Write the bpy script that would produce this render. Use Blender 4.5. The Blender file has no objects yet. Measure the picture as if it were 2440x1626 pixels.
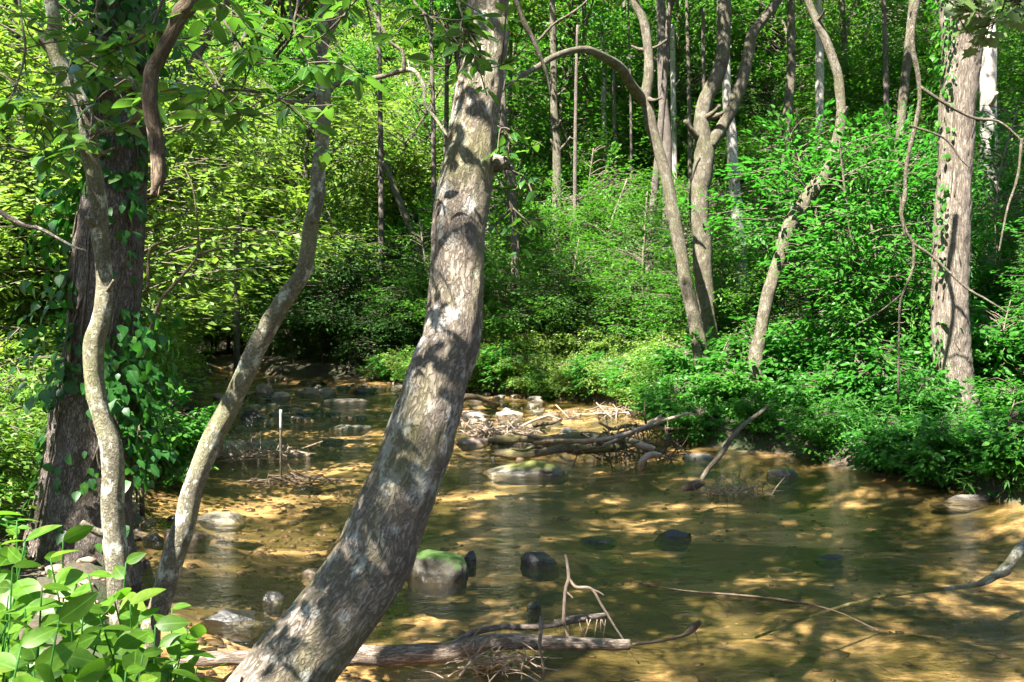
import bpy, math, numpy as np
from mathutils import Vector
sc = bpy.context.scene
R = math.radians
# ------------------------------------------------------------------ camera, light, exposure
EYE, F, HOR = 2.1, 2113.0, 770.0            # eye height over the water, focal length and horizon row in photo pixels (2440 wide)
cam = bpy.data.objects.new('camera', bpy.data.cameras.new('camera'))
sc.collection.objects.link(cam); sc.camera = cam
cam.location = (0, 0, EYE); cam.rotation_euler = (R(90), 0, 0)
cam.data.sensor_width = 36; cam.data.lens = 36*F/2440; cam.data.shift_y = -(813-HOR)/2440
cam.data.clip_start = .05; cam.data.clip_end = 1000
SUN_AZ, SUN_EL = R(-38), R(55)              # behind the camera, to its left, high
S = Vector((math.sin(SUN_AZ)*math.cos(SUN_EL), -math.cos(SUN_AZ)*math.cos(SUN_EL), math.sin(SUN_EL)))
w = bpy.data.worlds.new('World'); sc.world = w; w.use_nodes = True
nt = w.node_tree; bg = nt.nodes['Background']; sky = nt.nodes.new('ShaderNodeTexSky')
sky.sky_type = 'NISHITA'; sky.sun_disc = False; sky.sun_elevation = SUN_EL
sky.sun_rotation = math.atan2(S.x, S.y); sky.dust_density = .6; sky.air_density = 1.0
nt.links.new(sky.outputs[0], bg.inputs[0]); bg.inputs[1].default_value = .05
sl = bpy.data.lights.new('sun', 'SUN'); so = bpy.data.objects.new('sun', sl); sc.collection.objects.link(so)
sl.energy = 5.0; sl.angle = R(.53); sl.color = (1, .95, .86)
so.rotation_euler = S.to_track_quat('Z', 'Y').to_euler(); so.location = (-10, -10, 30)
sc.view_settings.view_transform = 'Standard'; sc.view_settings.look = 'None'
sc.view_settings.exposure = 2.8; sc.view_settings.gamma = 1; sc.view_settings.use_curve_mapping = False
cy = sc.cycles
cy.max_bounces = 6; cy.diffuse_bounces = 2; cy.glossy_bounces = 2; cy.transmission_bounces = 4; cy.transparent_max_bounces = 6
cy.use_adaptive_sampling = True; cy.adaptive_threshold = .02; cy.sample_clamp_indirect = 6; cy.caustics_reflective = False; cy.caustics_refractive = False
cy.use_denoising = True

# ------------------------------------------------------------------ helpers
def at(x, y, Y): return np.array([(x-1220)/F*Y, Y, EYE-(y-HOR)/F*Y])
def wat(x, y, z=0.): Y = (EYE-z)*F/(y-HOR); return np.array([(x-1220)/F*Y, Y, z])
def rng(s): return np.random.default_rng(s)
def vnoise(p, seed=0):
    p = np.asarray(p, float); i = np.floor(p).astype(np.int64); f = p-i; f = f*f*(3-2*f); out = np.zeros(len(p))
    for a in (0, 1):
        for b in (0, 1):
            for c in (0, 1):
                h = ((i[:,0]+a)*374761393+(i[:,1]+b)*668265263+(i[:,2]+c)*2147483647+seed*1274126177) & 0x7fffffff
                h = ((h ^ (h >> 13))*1274126177) & 0x7fffffff; h = (h ^ (h >> 16)) & 0xffff
                out += h/65535.*(f[:,0] if a else 1-f[:,0])*(f[:,1] if b else 1-f[:,1])*(f[:,2] if c else 1-f[:,2])
    return out*2-1
def fbm(p, seed=0, o=4): return sum(vnoise(p*2**k, seed+k)/2**k for k in range(o))
def unit(v): return v/np.maximum(np.linalg.norm(v, axis=-1, keepdims=True), 1e-9)

def mesh(name, V, faces, mats, smooth=True, attrs=None, midx=None):
    """faces: list of int arrays (n,k)"""
    me = bpy.data.meshes.new(name); V = np.asarray(V, np.float32); me.vertices.add(len(V)); me.vertices.foreach_set('co', V.ravel())
    faces = [np.asarray(f, np.int32) for f in faces if len(f)]
    tot = np.concatenate([np.full(len(f), f.shape[1], np.int32) for f in faces])
    me.loops.add(int(tot.sum())); me.loops.foreach_set('vertex_index', np.concatenate([f.ravel() for f in faces]))
    me.polygons.add(len(tot)); me.polygons.foreach_set('loop_start', np.concatenate([[0], np.cumsum(tot)[:-1]]).astype(np.int32))
    me.polygons.foreach_set('use_smooth', np.full(len(tot), smooth))
    if midx is not None: me.polygons.foreach_set('material_index', np.asarray(midx, np.int32))
    for m in (mats if isinstance(mats, (list, tuple)) else [mats]): me.materials.append(m)
    for k, (t, a) in (attrs or {}).items():
        at_ = me.attributes.new(k, t, 'POINT'); at_.data.foreach_set('value' if t == 'FLOAT' else 'vector', np.asarray(a, np.float32).ravel())
    me.update(calc_edges=True); return me

def link(name, me, parent=None, loc=None):
    o = bpy.data.objects.new(name, me); sc.collection.objects.link(o)
    if parent is not None: o.parent = parent
    if loc is not None: o.location = Vector([float(q) for q in loc])
    return o
def tag(o, label=None, cat=None, group=None, kind=None):
    if label: o['label'] = label
    if cat: o['category'] = cat
    if group: o['group'] = group
    if kind: o['kind'] = kind
    return o
def thing(name, label, cat, loc=(0,0,0), group=None):
    return tag(link(name, None, None, loc), label, cat, group)

def spline(P, n):
    P = np.asarray(P, float); k = len(P)
    Q = np.vstack([2*P[0]-P[1], P, 2*P[-1]-P[-2]]); t = np.linspace(0, k-1-1e-6, n); i = t.astype(int); f = (t-i)[:,None]
    a, b, c, d = Q[i], Q[i+1], Q[i+2], Q[i+3]
    return .5*((2*b)+(c-a)*f+(2*a-5*b+4*c-d)*f**2+(3*b-a-3*c+d)*f**3)
class MB:
    def __init__(s): s.V = []; s.F = []; s.T = []; s.n = 0; s.tc = []
    def tube(s, pts, rad, seg=8, n=None, amp=0., fr=8., seed=0, bark=0., flute=0., cap=True):
        pts = np.asarray(pts, float); rad = np.asarray(rad, float)*np.ones(len(pts))
        if n is None: n = len(pts)
        if n != len(pts) or len(pts) > 2: Q = spline(np.c_[pts, rad], max(n, 2)); pts, rad = Q[:,:3], np.maximum(Q[:,3], .0008)
        n = len(pts); T = unit(np.gradient(pts, axis=0)); u = np.cross(T[0], [.3,.9,.2]); u = u/np.linalg.norm(u); U = [u]
        for k in range(1, n): u = u-T[k]*u.dot(T[k]); u = u/np.linalg.norm(u); U.append(u)
        U = np.array(U); W = np.cross(T, U); th = np.linspace(0, 2*math.pi, seg, endpoint=False)
        c, sn = np.cos(th), np.sin(th); L = np.concatenate([[0], np.cumsum(np.linalg.norm(np.diff(pts, axis=0), axis=1))])
        tc = np.stack([np.broadcast_to(c, (n,seg))*rad[:,None], np.broadcast_to(sn, (n,seg))*rad[:,None], np.broadcast_to(L[:,None], (n,seg))], -1).reshape(-1,3)
        rr = rad[:,None]*np.ones((1,seg))
        if amp: rr = rr*(1+amp*fbm(tc*np.array([fr,fr,fr*.5])+seed, seed, 3).reshape(n,seg))
        if bark: rr = rr+bark*fbm(tc*np.array([45,45,10.])+seed, seed+9, 3).reshape(n,seg)
        if flute: k_ = np.linspace(0,1,n)[:,None]; rr = rr*(1+flute*np.maximum(0,1-k_*3.2)**1.5*np.cos(th*5+seed)[None])
        P = pts[:,None]+rr[...,None]*(U[:,None]*c[None,:,None]+W[:,None]*sn[None,:,None])
        i = np.arange(n-1)[:,None]*seg; j = np.arange(seg)[None]; j2 = (j+1) % seg
        s.F.append(np.stack([i+j, i+j2, i+seg+j2, i+seg+j], -1).reshape(-1,4)+s.n)
        s.V.append(P.reshape(-1,3)); s.tc.append(tc); m = s.n; s.n += n*seg
        if cap:
            for row, cc, fl in ((0, pts[0], 1), (n-1, pts[-1], 0)):
                s.V.append(cc[None]); s.tc.append(tc[row*seg][None]); ids = m+row*seg+np.arange(seg); nx = np.roll(ids, -1)
                s.T.append(np.stack([ids, nx, np.full(seg, s.n)] if not fl else [nx, ids, np.full(seg, s.n)], -1)); s.n += 1
        return s
    def mesh(s, name, mat):
        return mesh(name, np.vstack(s.V), [np.vstack(s.F)]+([np.vstack(s.T)] if s.T else []), mat, True, {'tc': ('FLOAT_VECTOR', np.vstack(s.tc))})

# leaf templates: x along the leaf, y across, z normal
def tpl_quad(w=.27): return np.array([[0,0,0],[.45,w,.05],[1,0,-.06],[.45,-w,.05]]), [[[0,2,1],[0,3,2]]]
def tpl_leaf(w=.24, seg=5, fold=.12, arch=.18, pw=.8):
    V = []; Fq = []
    for k in range(seg+1):
        t = k/seg; h = w*math.sin(math.pi*t**pw)**.8 if 0 < t < 1 else 0.004; z = -arch*t*t
        V += [[t,h,z+fold*h/w*.5],[t,0,z],[t,-h,z+fold*h/w*.5]]
    for k in range(seg):
        a = 3*k; Fq += [[a,a+1,a+4,a+3],[a+1,a+2,a+5,a+4]]
    return np.array(V), [Fq]
def tpl_lobed(arch=.1):
    o = [(0,0),(.12,.22),(.02,.46),(.3,.38),(.42,.6),(.52,.34),(.72,.3),(.7,.14),(1,0)]
    V = [[x,y,-arch*x*x+.06*abs(y)] for x,y in o]+[[x,-y,-arch*x*x+.06*abs(y)] for x,y in o[1:-1]]+[[.4,0,-.01]]
    ring = list(range(9))+list(range(15,8,-1)); c = 16
    return np.array(V), [[[c, ring[(k+1)%16], ring[k]] for k in range(16)]]
def leaves(P, A, N, Sz, tpl, seed=0, lv=None):
    TV, TF = tpl; n, k = len(P), len(TV); A = unit(A); B = unit(np.cross(N, A)); N = np.cross(A, B); Sz = np.asarray(Sz)*np.ones(n)
    V = P[:,None]+Sz[:,None,None]*(TV[None,:,0,None]*A[:,None]+TV[None,:,1,None]*B[:,None]+TV[None,:,2,None]*N[:,None])
    Fs = [(np.arange(n)[:,None,None]*k+np.asarray(f)[None]).reshape(-1, np.asarray(f).shape[1]) for f in TF]
    if lv is None: lv = rng(seed+77).random(n)
    return V.reshape(-1,3), Fs, np.repeat(lv, k), np.tile(TV[:,1], n)
def leafmesh(name, P, A, N, Sz, tpl, mat, seed=0, lv=None, smooth=False):
    V, Fs, l, ac = leaves(P, A, N, Sz, tpl, seed, lv)
    return mesh(name, V, Fs, mat, smooth, {'lv': ('FLOAT', l), 'ac': ('FLOAT', ac)})

# ------------------------------------------------------------------ materials
def mat(name):
    m = bpy.data.materials.new(name); m.use_nodes = True; m.node_tree.nodes.clear(); return m, m.node_tree
class NB:
    def __init__(s, name): s.m, s.t = mat(name); s.o = s.n('ShaderNodeOutputMaterial')
    def n(s, ty, **kw):
        q = s.t.nodes.new(ty)
        for k, v in kw.items():
            if k.startswith('i_'):
                key = k[2:]; key = int(key) if key.isdigit() else key.replace('_', ' ')
                if isinstance(v, bpy.types.NodeSocket): s.t.links.new(v, q.inputs[key])
                else: q.inputs[key].default_value = v
            else: setattr(q, k, v)
        return q
    def attr(s, a, out='Fac'): return s.n('ShaderNodeAttribute', attribute_name=a).outputs[out]
    def map(s, vec, sc_): return s.n('ShaderNodeMapping', i_Vector=vec, i_Scale=sc_).outputs[0]
    def noise(s, vec, scale, detail=4, rough=.55, dist=0.): return s.n('ShaderNodeTexNoise', i_Vector=vec, i_Scale=scale, i_Detail=detail, i_Roughness=rough, i_Distortion=dist).outputs[0]
    def vor(s, vec, scale, feature='F1'): return s.n('ShaderNodeTexVoronoi', feature=feature, i_Vector=vec, i_Scale=scale).outputs[0]
    def rng(s, v, a, b, c=0., d=1.): return s.n('ShaderNodeMapRange', i_0=v, i_1=a, i_2=b, i_3=c, i_4=d).outputs[0]
    def mix(s, f, a, b, bt='MIX'):
        q = s.n('ShaderNodeMix', data_type='RGBA', blend_type=bt)
        for k, v in ((0, f), (6, a), (7, b)):
            if isinstance(v, bpy.types.NodeSocket): s.t.links.new(v, q.inputs[k])
            else: q.inputs[k].default_value = v if k == 0 else (*v[:3], 1)
        return q.outputs[2]
    def math(s, op, a, b=0.): return s.n('ShaderNodeMath', operation=op, i_0=a, i_1=b).outputs[0]
    def bump(s, h, st, d=.01): return s.n('ShaderNodeBump', i_Height=h, i_Strength=st, i_Distance=d).outputs[0]
    def pos(s): return s.n('ShaderNodeNewGeometry').outputs['Position']
    def obj(s): return s.n('ShaderNodeTexCoord').outputs['Object']
    def out(s, sh): s.t.links.new(sh, s.o.inputs[0]); return s.m

def leaf_mat(name, c1, c2, c3, tr, rough=.42, trans=.42, spec=.45, rib=False):
    b = NB(name); lv = b.attr('lv'); oi = b.n('ShaderNodeObjectInfo').outputs['Random']
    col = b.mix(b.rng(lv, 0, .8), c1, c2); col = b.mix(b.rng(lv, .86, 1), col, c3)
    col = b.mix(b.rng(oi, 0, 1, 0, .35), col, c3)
    tcol = b.mix(.75, col, tr)
    if rib:
        nn = b.noise(b.obj(), 35, 4, .7); col = b.mix(b.rng(nn, .4, .7, 0, .6), col, [q*.45 for q in c1]); col = b.mix(b.rng(b.noise(b.obj(), 14, 3), .62, .72, 0, .5), col, (.16,.15,.04))
        ac = b.math('ABSOLUTE', b.attr('ac')); r_ = b.rng(ac, .004, .02, 1, 0); col = b.mix(b.math('MULTIPLY', r_, .5), col, [min(1,q*2.2+.03) for q in c2])
    p = b.n('ShaderNodeBsdfPrincipled', i_Base_Color=col, i_Roughness=rough); p.inputs['Specular IOR Level'].default_value = spec
    t = b.n('ShaderNodeBsdfTranslucent', i_Color=tcol)
    return b.out(b.n('ShaderNodeMixShader', i_0=trans, i_1=p.outputs[0], i_2=t.outputs[0]).outputs[0])
M = {}
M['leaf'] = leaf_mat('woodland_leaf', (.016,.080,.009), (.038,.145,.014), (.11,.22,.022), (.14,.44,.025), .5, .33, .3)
M['bright'] = leaf_mat('sunny_leaf', (.042,.12,.012), (.088,.19,.022), (.26,.30,.10), (.32,.54,.04), .45, .36, .35)  # sunlit foliage, its brightness and whitish highlights put into the leaf colour
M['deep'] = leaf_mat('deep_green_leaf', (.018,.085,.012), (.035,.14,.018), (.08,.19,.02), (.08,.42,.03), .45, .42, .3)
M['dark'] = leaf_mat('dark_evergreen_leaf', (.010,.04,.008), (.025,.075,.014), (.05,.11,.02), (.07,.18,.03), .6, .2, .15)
M['laurel'] = leaf_mat('glossy_laurel_leaf', (.018,.07,.014), (.04,.13,.02), (.12,.20,.03), (.16,.40,.03), .22, .38, .7, True)
M['ivy'] = leaf_mat('ivy_leaf', (.014,.07,.012), (.03,.12,.018), (.07,.17,.025), (.08,.34,.03), .42, .35, .35, True)
M['pale'] = leaf_mat('pale_lobed_leaf', (.17,.24,.11), (.22,.28,.15), (.26,.30,.15), (.30,.48,.15), .5, .35, .3, True)
M['fore'] = leaf_mat('broad_bank_leaf', (.018,.075,.006), (.055,.155,.010), (.15,.23,.025), (.20,.48,.02), .42, .42, .3, True)
M['cane'] = leaf_mat('cane_leaf', (.025,.10,.018), (.045,.16,.022), (.10,.22,.04), (.07,.42,.04), .5, .42, .25)

def bark_mat(name, c1, c2, c3, lich_sun=(.4,.42,.33), la=.5, sx=18., sz=5., bump=.6, moss=None, ma=0.):
    b = NB(name); tc = b.attr('tc', 'Vector'); n1 = b.noise(b.map(tc, (7, 7, 4)), 1., 5, .65, .3)
    rd = b.noise(b.map(tc, (sx*2.2, sx*2.2, sz*2)), 1., 5, .6, .5); rdg = b.rng(b.math('ABSOLUTE', b.math('SUBTRACT', rd, .5)), 0, .09)
    col = b.mix(b.rng(n1, .38, .62), c1, c2); col = b.mix(b.math('MULTIPLY', b.math('SUBTRACT', 1., rdg), .7), col, c3)
    n3 = b.noise(b.map(tc, (11, 11, 7)), 1., 6, .75); col = b.mix(b.math('MULTIPLY', b.rng(n3, .53, .60), la), col, lich_sun)
    n5 = b.noise(tc, 90., 3, .75); col = b.mix(b.rng(n5, .35, .65, .4, 0), col, c3)
    if moss:
        n4 = b.noise(b.map(tc, (5, 5, 2)), 1., 4, .6); col = b.mix(b.math('MULTIPLY', b.rng(n4, .45, .62), ma), col, moss)
    h = b.math('ADD', b.math('MULTIPLY', n5, .4), rdg)
    p = b.n('ShaderNodeBsdfPrincipled', i_Base_Color=col, i_Roughness=.88, i_Normal=b.bump(h, bump, .008)); p.inputs['Specular IOR Level'].default_value = .25
    return b.out(p.outputs[0])
M['b_lean'] = bark_mat('leaning_trunk_bark', (.19,.155,.12), (.31,.26,.21), (.07,.055,.042), (.52,.51,.47), .85, 26, 11, .8, (.16,.15,.05), .5)  # lichen patches, with the brightness of sun patches put into their colour too
M['b_lichen'] = bark_mat('lichen_bark', (.16,.145,.10), (.30,.28,.20), (.06,.05,.035), (.54,.56,.46), .95, 22, 20, .6, (.17,.17,.06), .5)
M['b_dark'] = bark_mat('dark_plated_bark', (.15,.12,.10), (.26,.215,.185), (.03,.023,.018), (.22,.2,.17), .4, 22, 9, 1.)
M['b_furrow'] = bark_mat('furrowed_bark', (.20,.16,.125), (.32,.265,.21), (.06,.045,.035), (.38,.35,.30), .5, 26, 2.6, 1.)
M['b_mid'] = bark_mat('mottled_bark', (.115,.095,.065), (.22,.19,.14), (.035,.028,.02), (.30,.29,.24), .5, 16, 7, .9, (.07,.075,.025), .4)
M['b_white'] = bark_mat('pale_bark', (.42,.38,.33), (.55,.51,.46), (.15,.12,.10), (.6,.58,.52), .6, 8, 5, .5)
M['b_twig'] = bark_mat('understory_bark', (.13,.105,.075), (.22,.185,.13), (.05,.04,.03), (.34,.32,.25), .5, 20, 6, .5)
M['drift'] = bark_mat('driftwood', (.34,.25,.18), (.48,.38,.29), (.12,.085,.06), (.5,.44,.37), .5, 40, 6, .5)
M['logwood'] = bark_mat('weathered_log', (.20,.15,.115), (.34,.27,.21), (.06,.045,.032), (.42,.36,.3), .5, 30, 5, .9)
M['wetwood'] = bark_mat('wet_wood', (.10,.07,.045), (.20,.145,.10), (.03,.02,.015), (.3,.25,.2), .4, 30, 6, .6, (.13,.12,.03), .5)
M['mosswood'] = bark_mat('mossy_wood', (.12,.09,.055), (.23,.18,.11), (.05,.04,.025), (.4,.36,.28), .4, 25, 8, .7, (.14,.15,.025), .9)

def rock_mat(name, c1, c2, moss=0., wet=.5, mc=(.075,.08,.015)):
    b = NB(name); P = b.pos(); n1 = b.noise(P, 6, 6, .65); n2 = b.noise(P, 30, 5, .7)
    col = b.mix(b.rng(n1, .35, .65), c1, c2); col = b.mix(b.rng(n2, .55, .7, 0, .6), col, [q*1.5 for q in c2])
    g = b.n('ShaderNodeNewGeometry'); sep = b.n('ShaderNodeSeparateXYZ', i_0=g.outputs['Normal']); z = b.n('ShaderNodeSeparateXYZ', i_0=P).outputs[2]
    if moss:
        f = b.math('ADD', b.math('MULTIPLY', b.noise(P, 9, 6, .8), 1.1), sep.outputs[2]); f = b.math('MULTIPLY', b.rng(f, 1.45-moss, 1.65-moss), b.rng(z, .05, .10))
        col = b.mix(f, col, b.mix(n2, mc, [q*1.8 for q in mc]))
    wetf = b.rng(b.math('ADD', z, b.math('MULTIPLY', b.math('SUBTRACT', n1, .5), .12)), .03, .07, 1, 0)
    col = b.mix(b.math('MULTIPLY', wetf, wet), col, (.012,.011,.009))
    rough = b.rng(wetf, 0, 1, .8, .22); h = b.math('ADD', n1, b.math('MULTIPLY', n2, .5))
    return b.out(b.n('ShaderNodeBsdfPrincipled', i_Base_Color=col, i_Roughness=rough, i_Normal=b.bump(h, .7, .03)).outputs[0])
M['r_grey'] = rock_mat('grey_stream_rock', (.11,.095,.08), (.21,.18,.15))
M['r_dark'] = rock_mat('dark_wet_rock', (.012,.0115,.012), (.036,.033,.032), wet=.7)
M['r_brown'] = rock_mat('brown_rock', (.14,.09,.06), (.27,.19,.14))
M['r_pale'] = rock_mat('pale_rock', (.26,.20,.155), (.38,.31,.25), wet=.4)
M['r_moss'] = rock_mat('mossy_rock', (.11,.095,.07), (.20,.17,.12), moss=.6)
M['r_moss2'] = rock_mat('bright_mossy_boulder', (.032,.029,.022), (.08,.072,.052), moss=.45, mc=(.03,.062,.008))

# ------------------------------------------------------------------ terrain
NEAR = [(-3.45,7.9),(-2.75,6.6),(-2.2,5.4),(-1.2,4.2),(.5,3.4),(2.5,3.0),(6,2.6),(20,0),(45,-4)]
RIGHT = [(45,0.5),(20,6.5),(9,9.2),(5.9,10.3),(5.3,11.7),(4.7,12.9),(4.4,14.1),(3.4,15.0),(2.85,15.8),(3.1,19.3),(2.9,22.8),(1.3,24.6),(-1.6,27.7),(-3.5,30.6),(-5,32.9),(-9.6,35.5),(-12.8,43),(-18,48.5),(-32,53)]
LEFT = [(-32,56),(-19,51.5),(-15.4,45),(-13.6,40),(-10.2,29.6),(-8.7,23.3),(-7.8,19.3),(-6.5,15.8),(-5.4,13.4),(-4.2,10),(-3.45,7.9)]
def pdist(x, y, line):
    d = np.full(x.shape, 1e9)
    for (ax, ay), (bx, by) in zip(line[:-1], line[1:]):
        ux, uy = bx-ax, by-ay; t = np.clip(((x-ax)*ux+(y-ay)*uy)/(ux*ux+uy*uy), 0, 1); d = np.minimum(d, np.hypot(x-ax-t*ux, y-ay-t*uy))
    return d
POLY = NEAR+RIGHT+LEFT[:-1]
def inside(x, y):
    c = np.zeros(x.shape, bool); n = len(POLY)
    for k in range(n):
        (x1, y1), (x2, y2) = POLY[k], POLY[(k+1) % n]
        if y1 == y2: continue
        c ^= ((y1 > y) != (y2 > y)) & (x < (x2-x1)*(y-y1)/(y2-y1)+x1)
    return c
def hgt(x, y):
    x = np.atleast_1d(np.asarray(x, float)); y = np.atleast_1d(np.asarray(y, float)); sh = x.shape; x = x.ravel(); y = y.ravel()
    p = np.c_[x, y, 0*x]; wob = .22*vnoise(p*.9, 3)+.1*vnoise(p*2.7, 4)
    dr, dl, dn = pdist(x, y, RIGHT), pdist(x, y, LEFT), pdist(x, y, NEAR)
    d = np.minimum(np.minimum(dr, dl), dn); ins = inside(x, y)
    s = np.clip((d+wob*.7)/.4, 0, 1); bank = s*s*(3-2*s)*.42-.03
    hr = .04*dr+.44*np.maximum(0, dr-3.5)*np.clip((dr-3)/4, 0, 1); hl = .03*dl+.42*np.maximum(0, dl-8); hn = .03*dn
    wr, wl, wn = 1/(dr+.3)**4, 1/(dl+.3)**4, 1/(dn+.3)**4
    z = bank+(hr*wr+hl*wl+hn*wn)/(wr+wl+wn)+.3*np.maximum(0, y-60)*np.clip((8-x)/20, 0, 1)+np.clip(d*.12, 0, .5)*fbm(p*.5, 8, 3)*.6
    t = np.clip((d-.0+wob*.6)/1.6, 0, 1)
    bed = -.04-.34*t*t*(3-2*t)*np.clip(1-(y-14)/18, .35, 1)+.07*fbm(p*np.array([.8,1.1,1]), 5, 4)
    bar = np.exp(-(((x+4.75)/.75)**2+((y-16.3)/.75)**2)); bed += .22*bar
    return np.where(ins, np.minimum(bed, .05), z).reshape(sh)
def g(x, y): return float(hgt([x], [y])[0])
def axis(lo, a, b, hi, s, grow=1.12):
    v = list(np.arange(a, b+1e-6, s)); st = s
    while v[-1] < hi: st *= grow; v.append(v[-1]+st)
    st = s
    while v[0] > lo: st *= grow; v.insert(0, v[0]-st)
    return np.array(v)
gx = axis(-160, -12, 9, 160, .14); gy = axis(-60, 2, 30, 220, .14)
X, Y = np.meshgrid(gx, gy); nx, ny = len(gx), len(gy); Z = hgt(X, Y)
i = np.arange(ny-1)[:,None]*nx+np.arange(nx-1)[None]
b = NB('bank_and_bed'); P = b.pos(); z = b.n('ShaderNodeSeparateXYZ', i_0=P).outputs[2]
sn = b.noise(b.map(P, (.5,.9,1)), 1.3, 5, .6, .6); fine = b.noise(P, 28, 5, .7); peb = b.vor(P, 16)
sand = b.mix(b.rng(fine, .35, .7), (.46,.31,.17), (.72,.54,.35)); sand = b.mix(b.rng(peb, .1, .35, .35, 0), sand, (.22,.14,.07))
algae = b.mix(fine, (.03,.036,.010), (.13,.095,.032)); bedc = b.mix(b.rng(sn, .39, .53), sand, algae)
earth = b.mix(b.rng(fine, .4, .6), (.03,.022,.014), (.09,.06,.038)); earth = b.mix(b.rng(b.noise(P, 2.5, 4), .45, .6), earth, (.03,.045,.012))
wob = b.math('ADD', z, b.math('MULTIPLY', b.math('SUBTRACT', fine, .5), .1)); col = b.mix(b.rng(wob, -.03, .02), bedc, earth)
ground_m = b.out(b.n('ShaderNodeBsdfPrincipled', i_Base_Color=col, i_Roughness=.9, i_Normal=b.bump(fine, .6, .04)).outputs[0])
tag(link('ground', mesh('ground', np.c_[X.ravel(), Y.ravel(), Z.ravel()], [np.stack([i, i+1, i+nx+1, i+nx], -1).reshape(-1,4)], ground_m)), kind='structure')

b = NB('stream_water'); P = b.pos()
rot = b.n('ShaderNodeMapping', i_Vector=P, i_Rotation=(0,0,R(22)), i_Scale=(1,2.2,1)).outputs[0]
h1 = b.noise(rot, 2.2, 4, .55, .7); h2 = b.noise(rot, 9, 4, .6, .5); h3 = b.noise(P, .5, 2, .5)
h = b.math('ADD', b.math('MULTIPLY', h1, .7), b.math('MULTIPLY', b.math('MULTIPLY', h2, .35), b.rng(h3, .35, .65, .25, 1.3)))
nrm = b.bump(h, .8, .09); fr = b.n('ShaderNodeFresnel', i_IOR=1.36, i_Normal=nrm).outputs[0]
tr = b.n('ShaderNodeBsdfTransparent', i_Color=(.87,.80,.62,1)); gl = b.n('ShaderNodeBsdfGlossy', i_Color=(1,1,1,1), i_Roughness=.07, i_Normal=nrm)
water_m = b.out(b.n('ShaderNodeMixShader', i_0=b.math('MINIMUM', b.math('MULTIPLY', fr, 1.0), .85), i_1=tr.outputs[0], i_2=gl.outputs[0]).outputs[0])
wp = np.array([(-45,-8,0),(50,-8,0),(50,60,0),(-45,60,0)], float)
tag(link('stream_water', mesh('stream_water', wp, [[[0,1,2,3]]], water_m, False)), kind='structure')

# ------------------------------------------------------------------ crowns and trees
def spray_crown(name, rad, ns, nl, ls, seed, m, cz=0., shell=.6, droop=.35, flat=.33, sr=(.3,.75), tpl=None, gap=-.15, gf=.9):
    r = rng(seed); rx, ry, rz = rad; C = []
    while len(C) < ns:
        d = unit(r.normal(size=(ns,3))); q = d*(r.random((ns,1))**shell)*np.array([rx,ry,rz]); q[:,2] += cz
        keep = fbm(q*np.array([gf,gf,gf*1.6])+seed, seed, 2) > gap+.1*r.normal(size=ns); C += list(q[keep])
    C = np.array(C[:ns]); out = unit(C*np.array([1,1,.15])); n = ns*nl; c = np.repeat(C, nl, 0); o = np.repeat(out, nl, 0)
    Rr = np.repeat(r.uniform(*sr, ns), nl); a = r.random(n)*2*math.pi; q = np.sqrt(r.random(n))
    side = np.stack([-o[:,1], o[:,0], 0*a], -1); tilt = np.repeat(r.normal(0,.16,(ns,2)), nl, 0)
    lx, ly = np.cos(a)*q*Rr*1.25, np.sin(a)*q*Rr*.75
    P = c+o*lx[:,None]+side*ly[:,None]; P[:,2] += tilt[:,0]*lx+tilt[:,1]*ly-droop*Rr*q*q+r.normal(0,.035,n)
    A = o*(.6+.5*np.cos(a))[:,None]+side*(np.sin(a))[:,None]; A[:,2] += -.28+r.normal(0,.2,n)
    N = np.array([0,0,1.])+r.normal(0,flat,(n,3))
    return C, leafmesh(name, P, A, N, ls*r.uniform(.65,1.25,n), tpl or tpl_quad(), m, seed)
def limb_mesh(name, path, C, seed, m, r0=.05, tw=.008, every=1, te=.35):
    mb = MB(); path = np.asarray(path, float); L = len(path); r = rng(seed)
    mb.tube(path, np.linspace(r0, r0*.35, L), 8, L*4, .12, 6, seed)
    for c in C[::every]:
        t = np.clip((c[2]-path[0,2]-.3*np.hypot(*c[:2]))/(path[-1,2]-path[0,2]), .08, .97)*(L-1); k = int(t); k = min(k, L-2)
        p = path[k]+(path[k+1]-path[k])*(t-k); mid = (p+c)/2+np.array([0,0,.12])*np.linalg.norm(c-p)+r.normal(0,.06,3)
        e = c+unit(c-mid)*te; mb.tube([p, mid, c, e], [tw*1.9, tw*1.2, tw*.7, tw*.3], 4, 7, cap=False)
    return mb.mesh(name, m)
UND = {}
def variants(key, m, n, **kw):
    UND[key] = []
    for k in range(n):
        r = rng(hash_(key)+k); hh = kw.get('h', 4.2)*r.uniform(.85,1.15); rx = kw.get('r', 1.7)*r.uniform(.85,1.2)
        C, cm = spray_crown('crown', (rx, rx*r.uniform(.8,1.1), hh*.47), kw.get('ns', 190), kw.get('nl', 44), kw.get('ls', .10), hash_(key)*7+k, m, hh*.55, .55, kw.get('droop', .35), kw.get('flat', .33), kw.get('sr', (.3,.75)), kw.get('tpl'), kw.get('gap', -.05), .9 if hh > 2.5 else 2.6)
        path = [(0,0,-.4),(r.normal(0,.1),r.normal(0,.1),hh*.3),(r.normal(0,.2),r.normal(0,.2),hh*.65),(r.normal(0,.3),r.normal(0,.3),hh*.98)]
        UND[key].append((limb_mesh('trunk', path, C, k+5, M['b_twig'], kw.get('tr', .045), kw.get('tw', .008), 1, .35 if hh > 2.5 else .1), cm))
def hash_(s): return sum(ord(c)*(i+3) for i, c in enumerate(s)) % 9973
variants('leaf', M['leaf'], 5, gap=.12, ls=.11, sr=(.3,.65)); variants('bright', M['bright'], 4, ls=.115, gap=.12, sr=(.3,.65))
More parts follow.
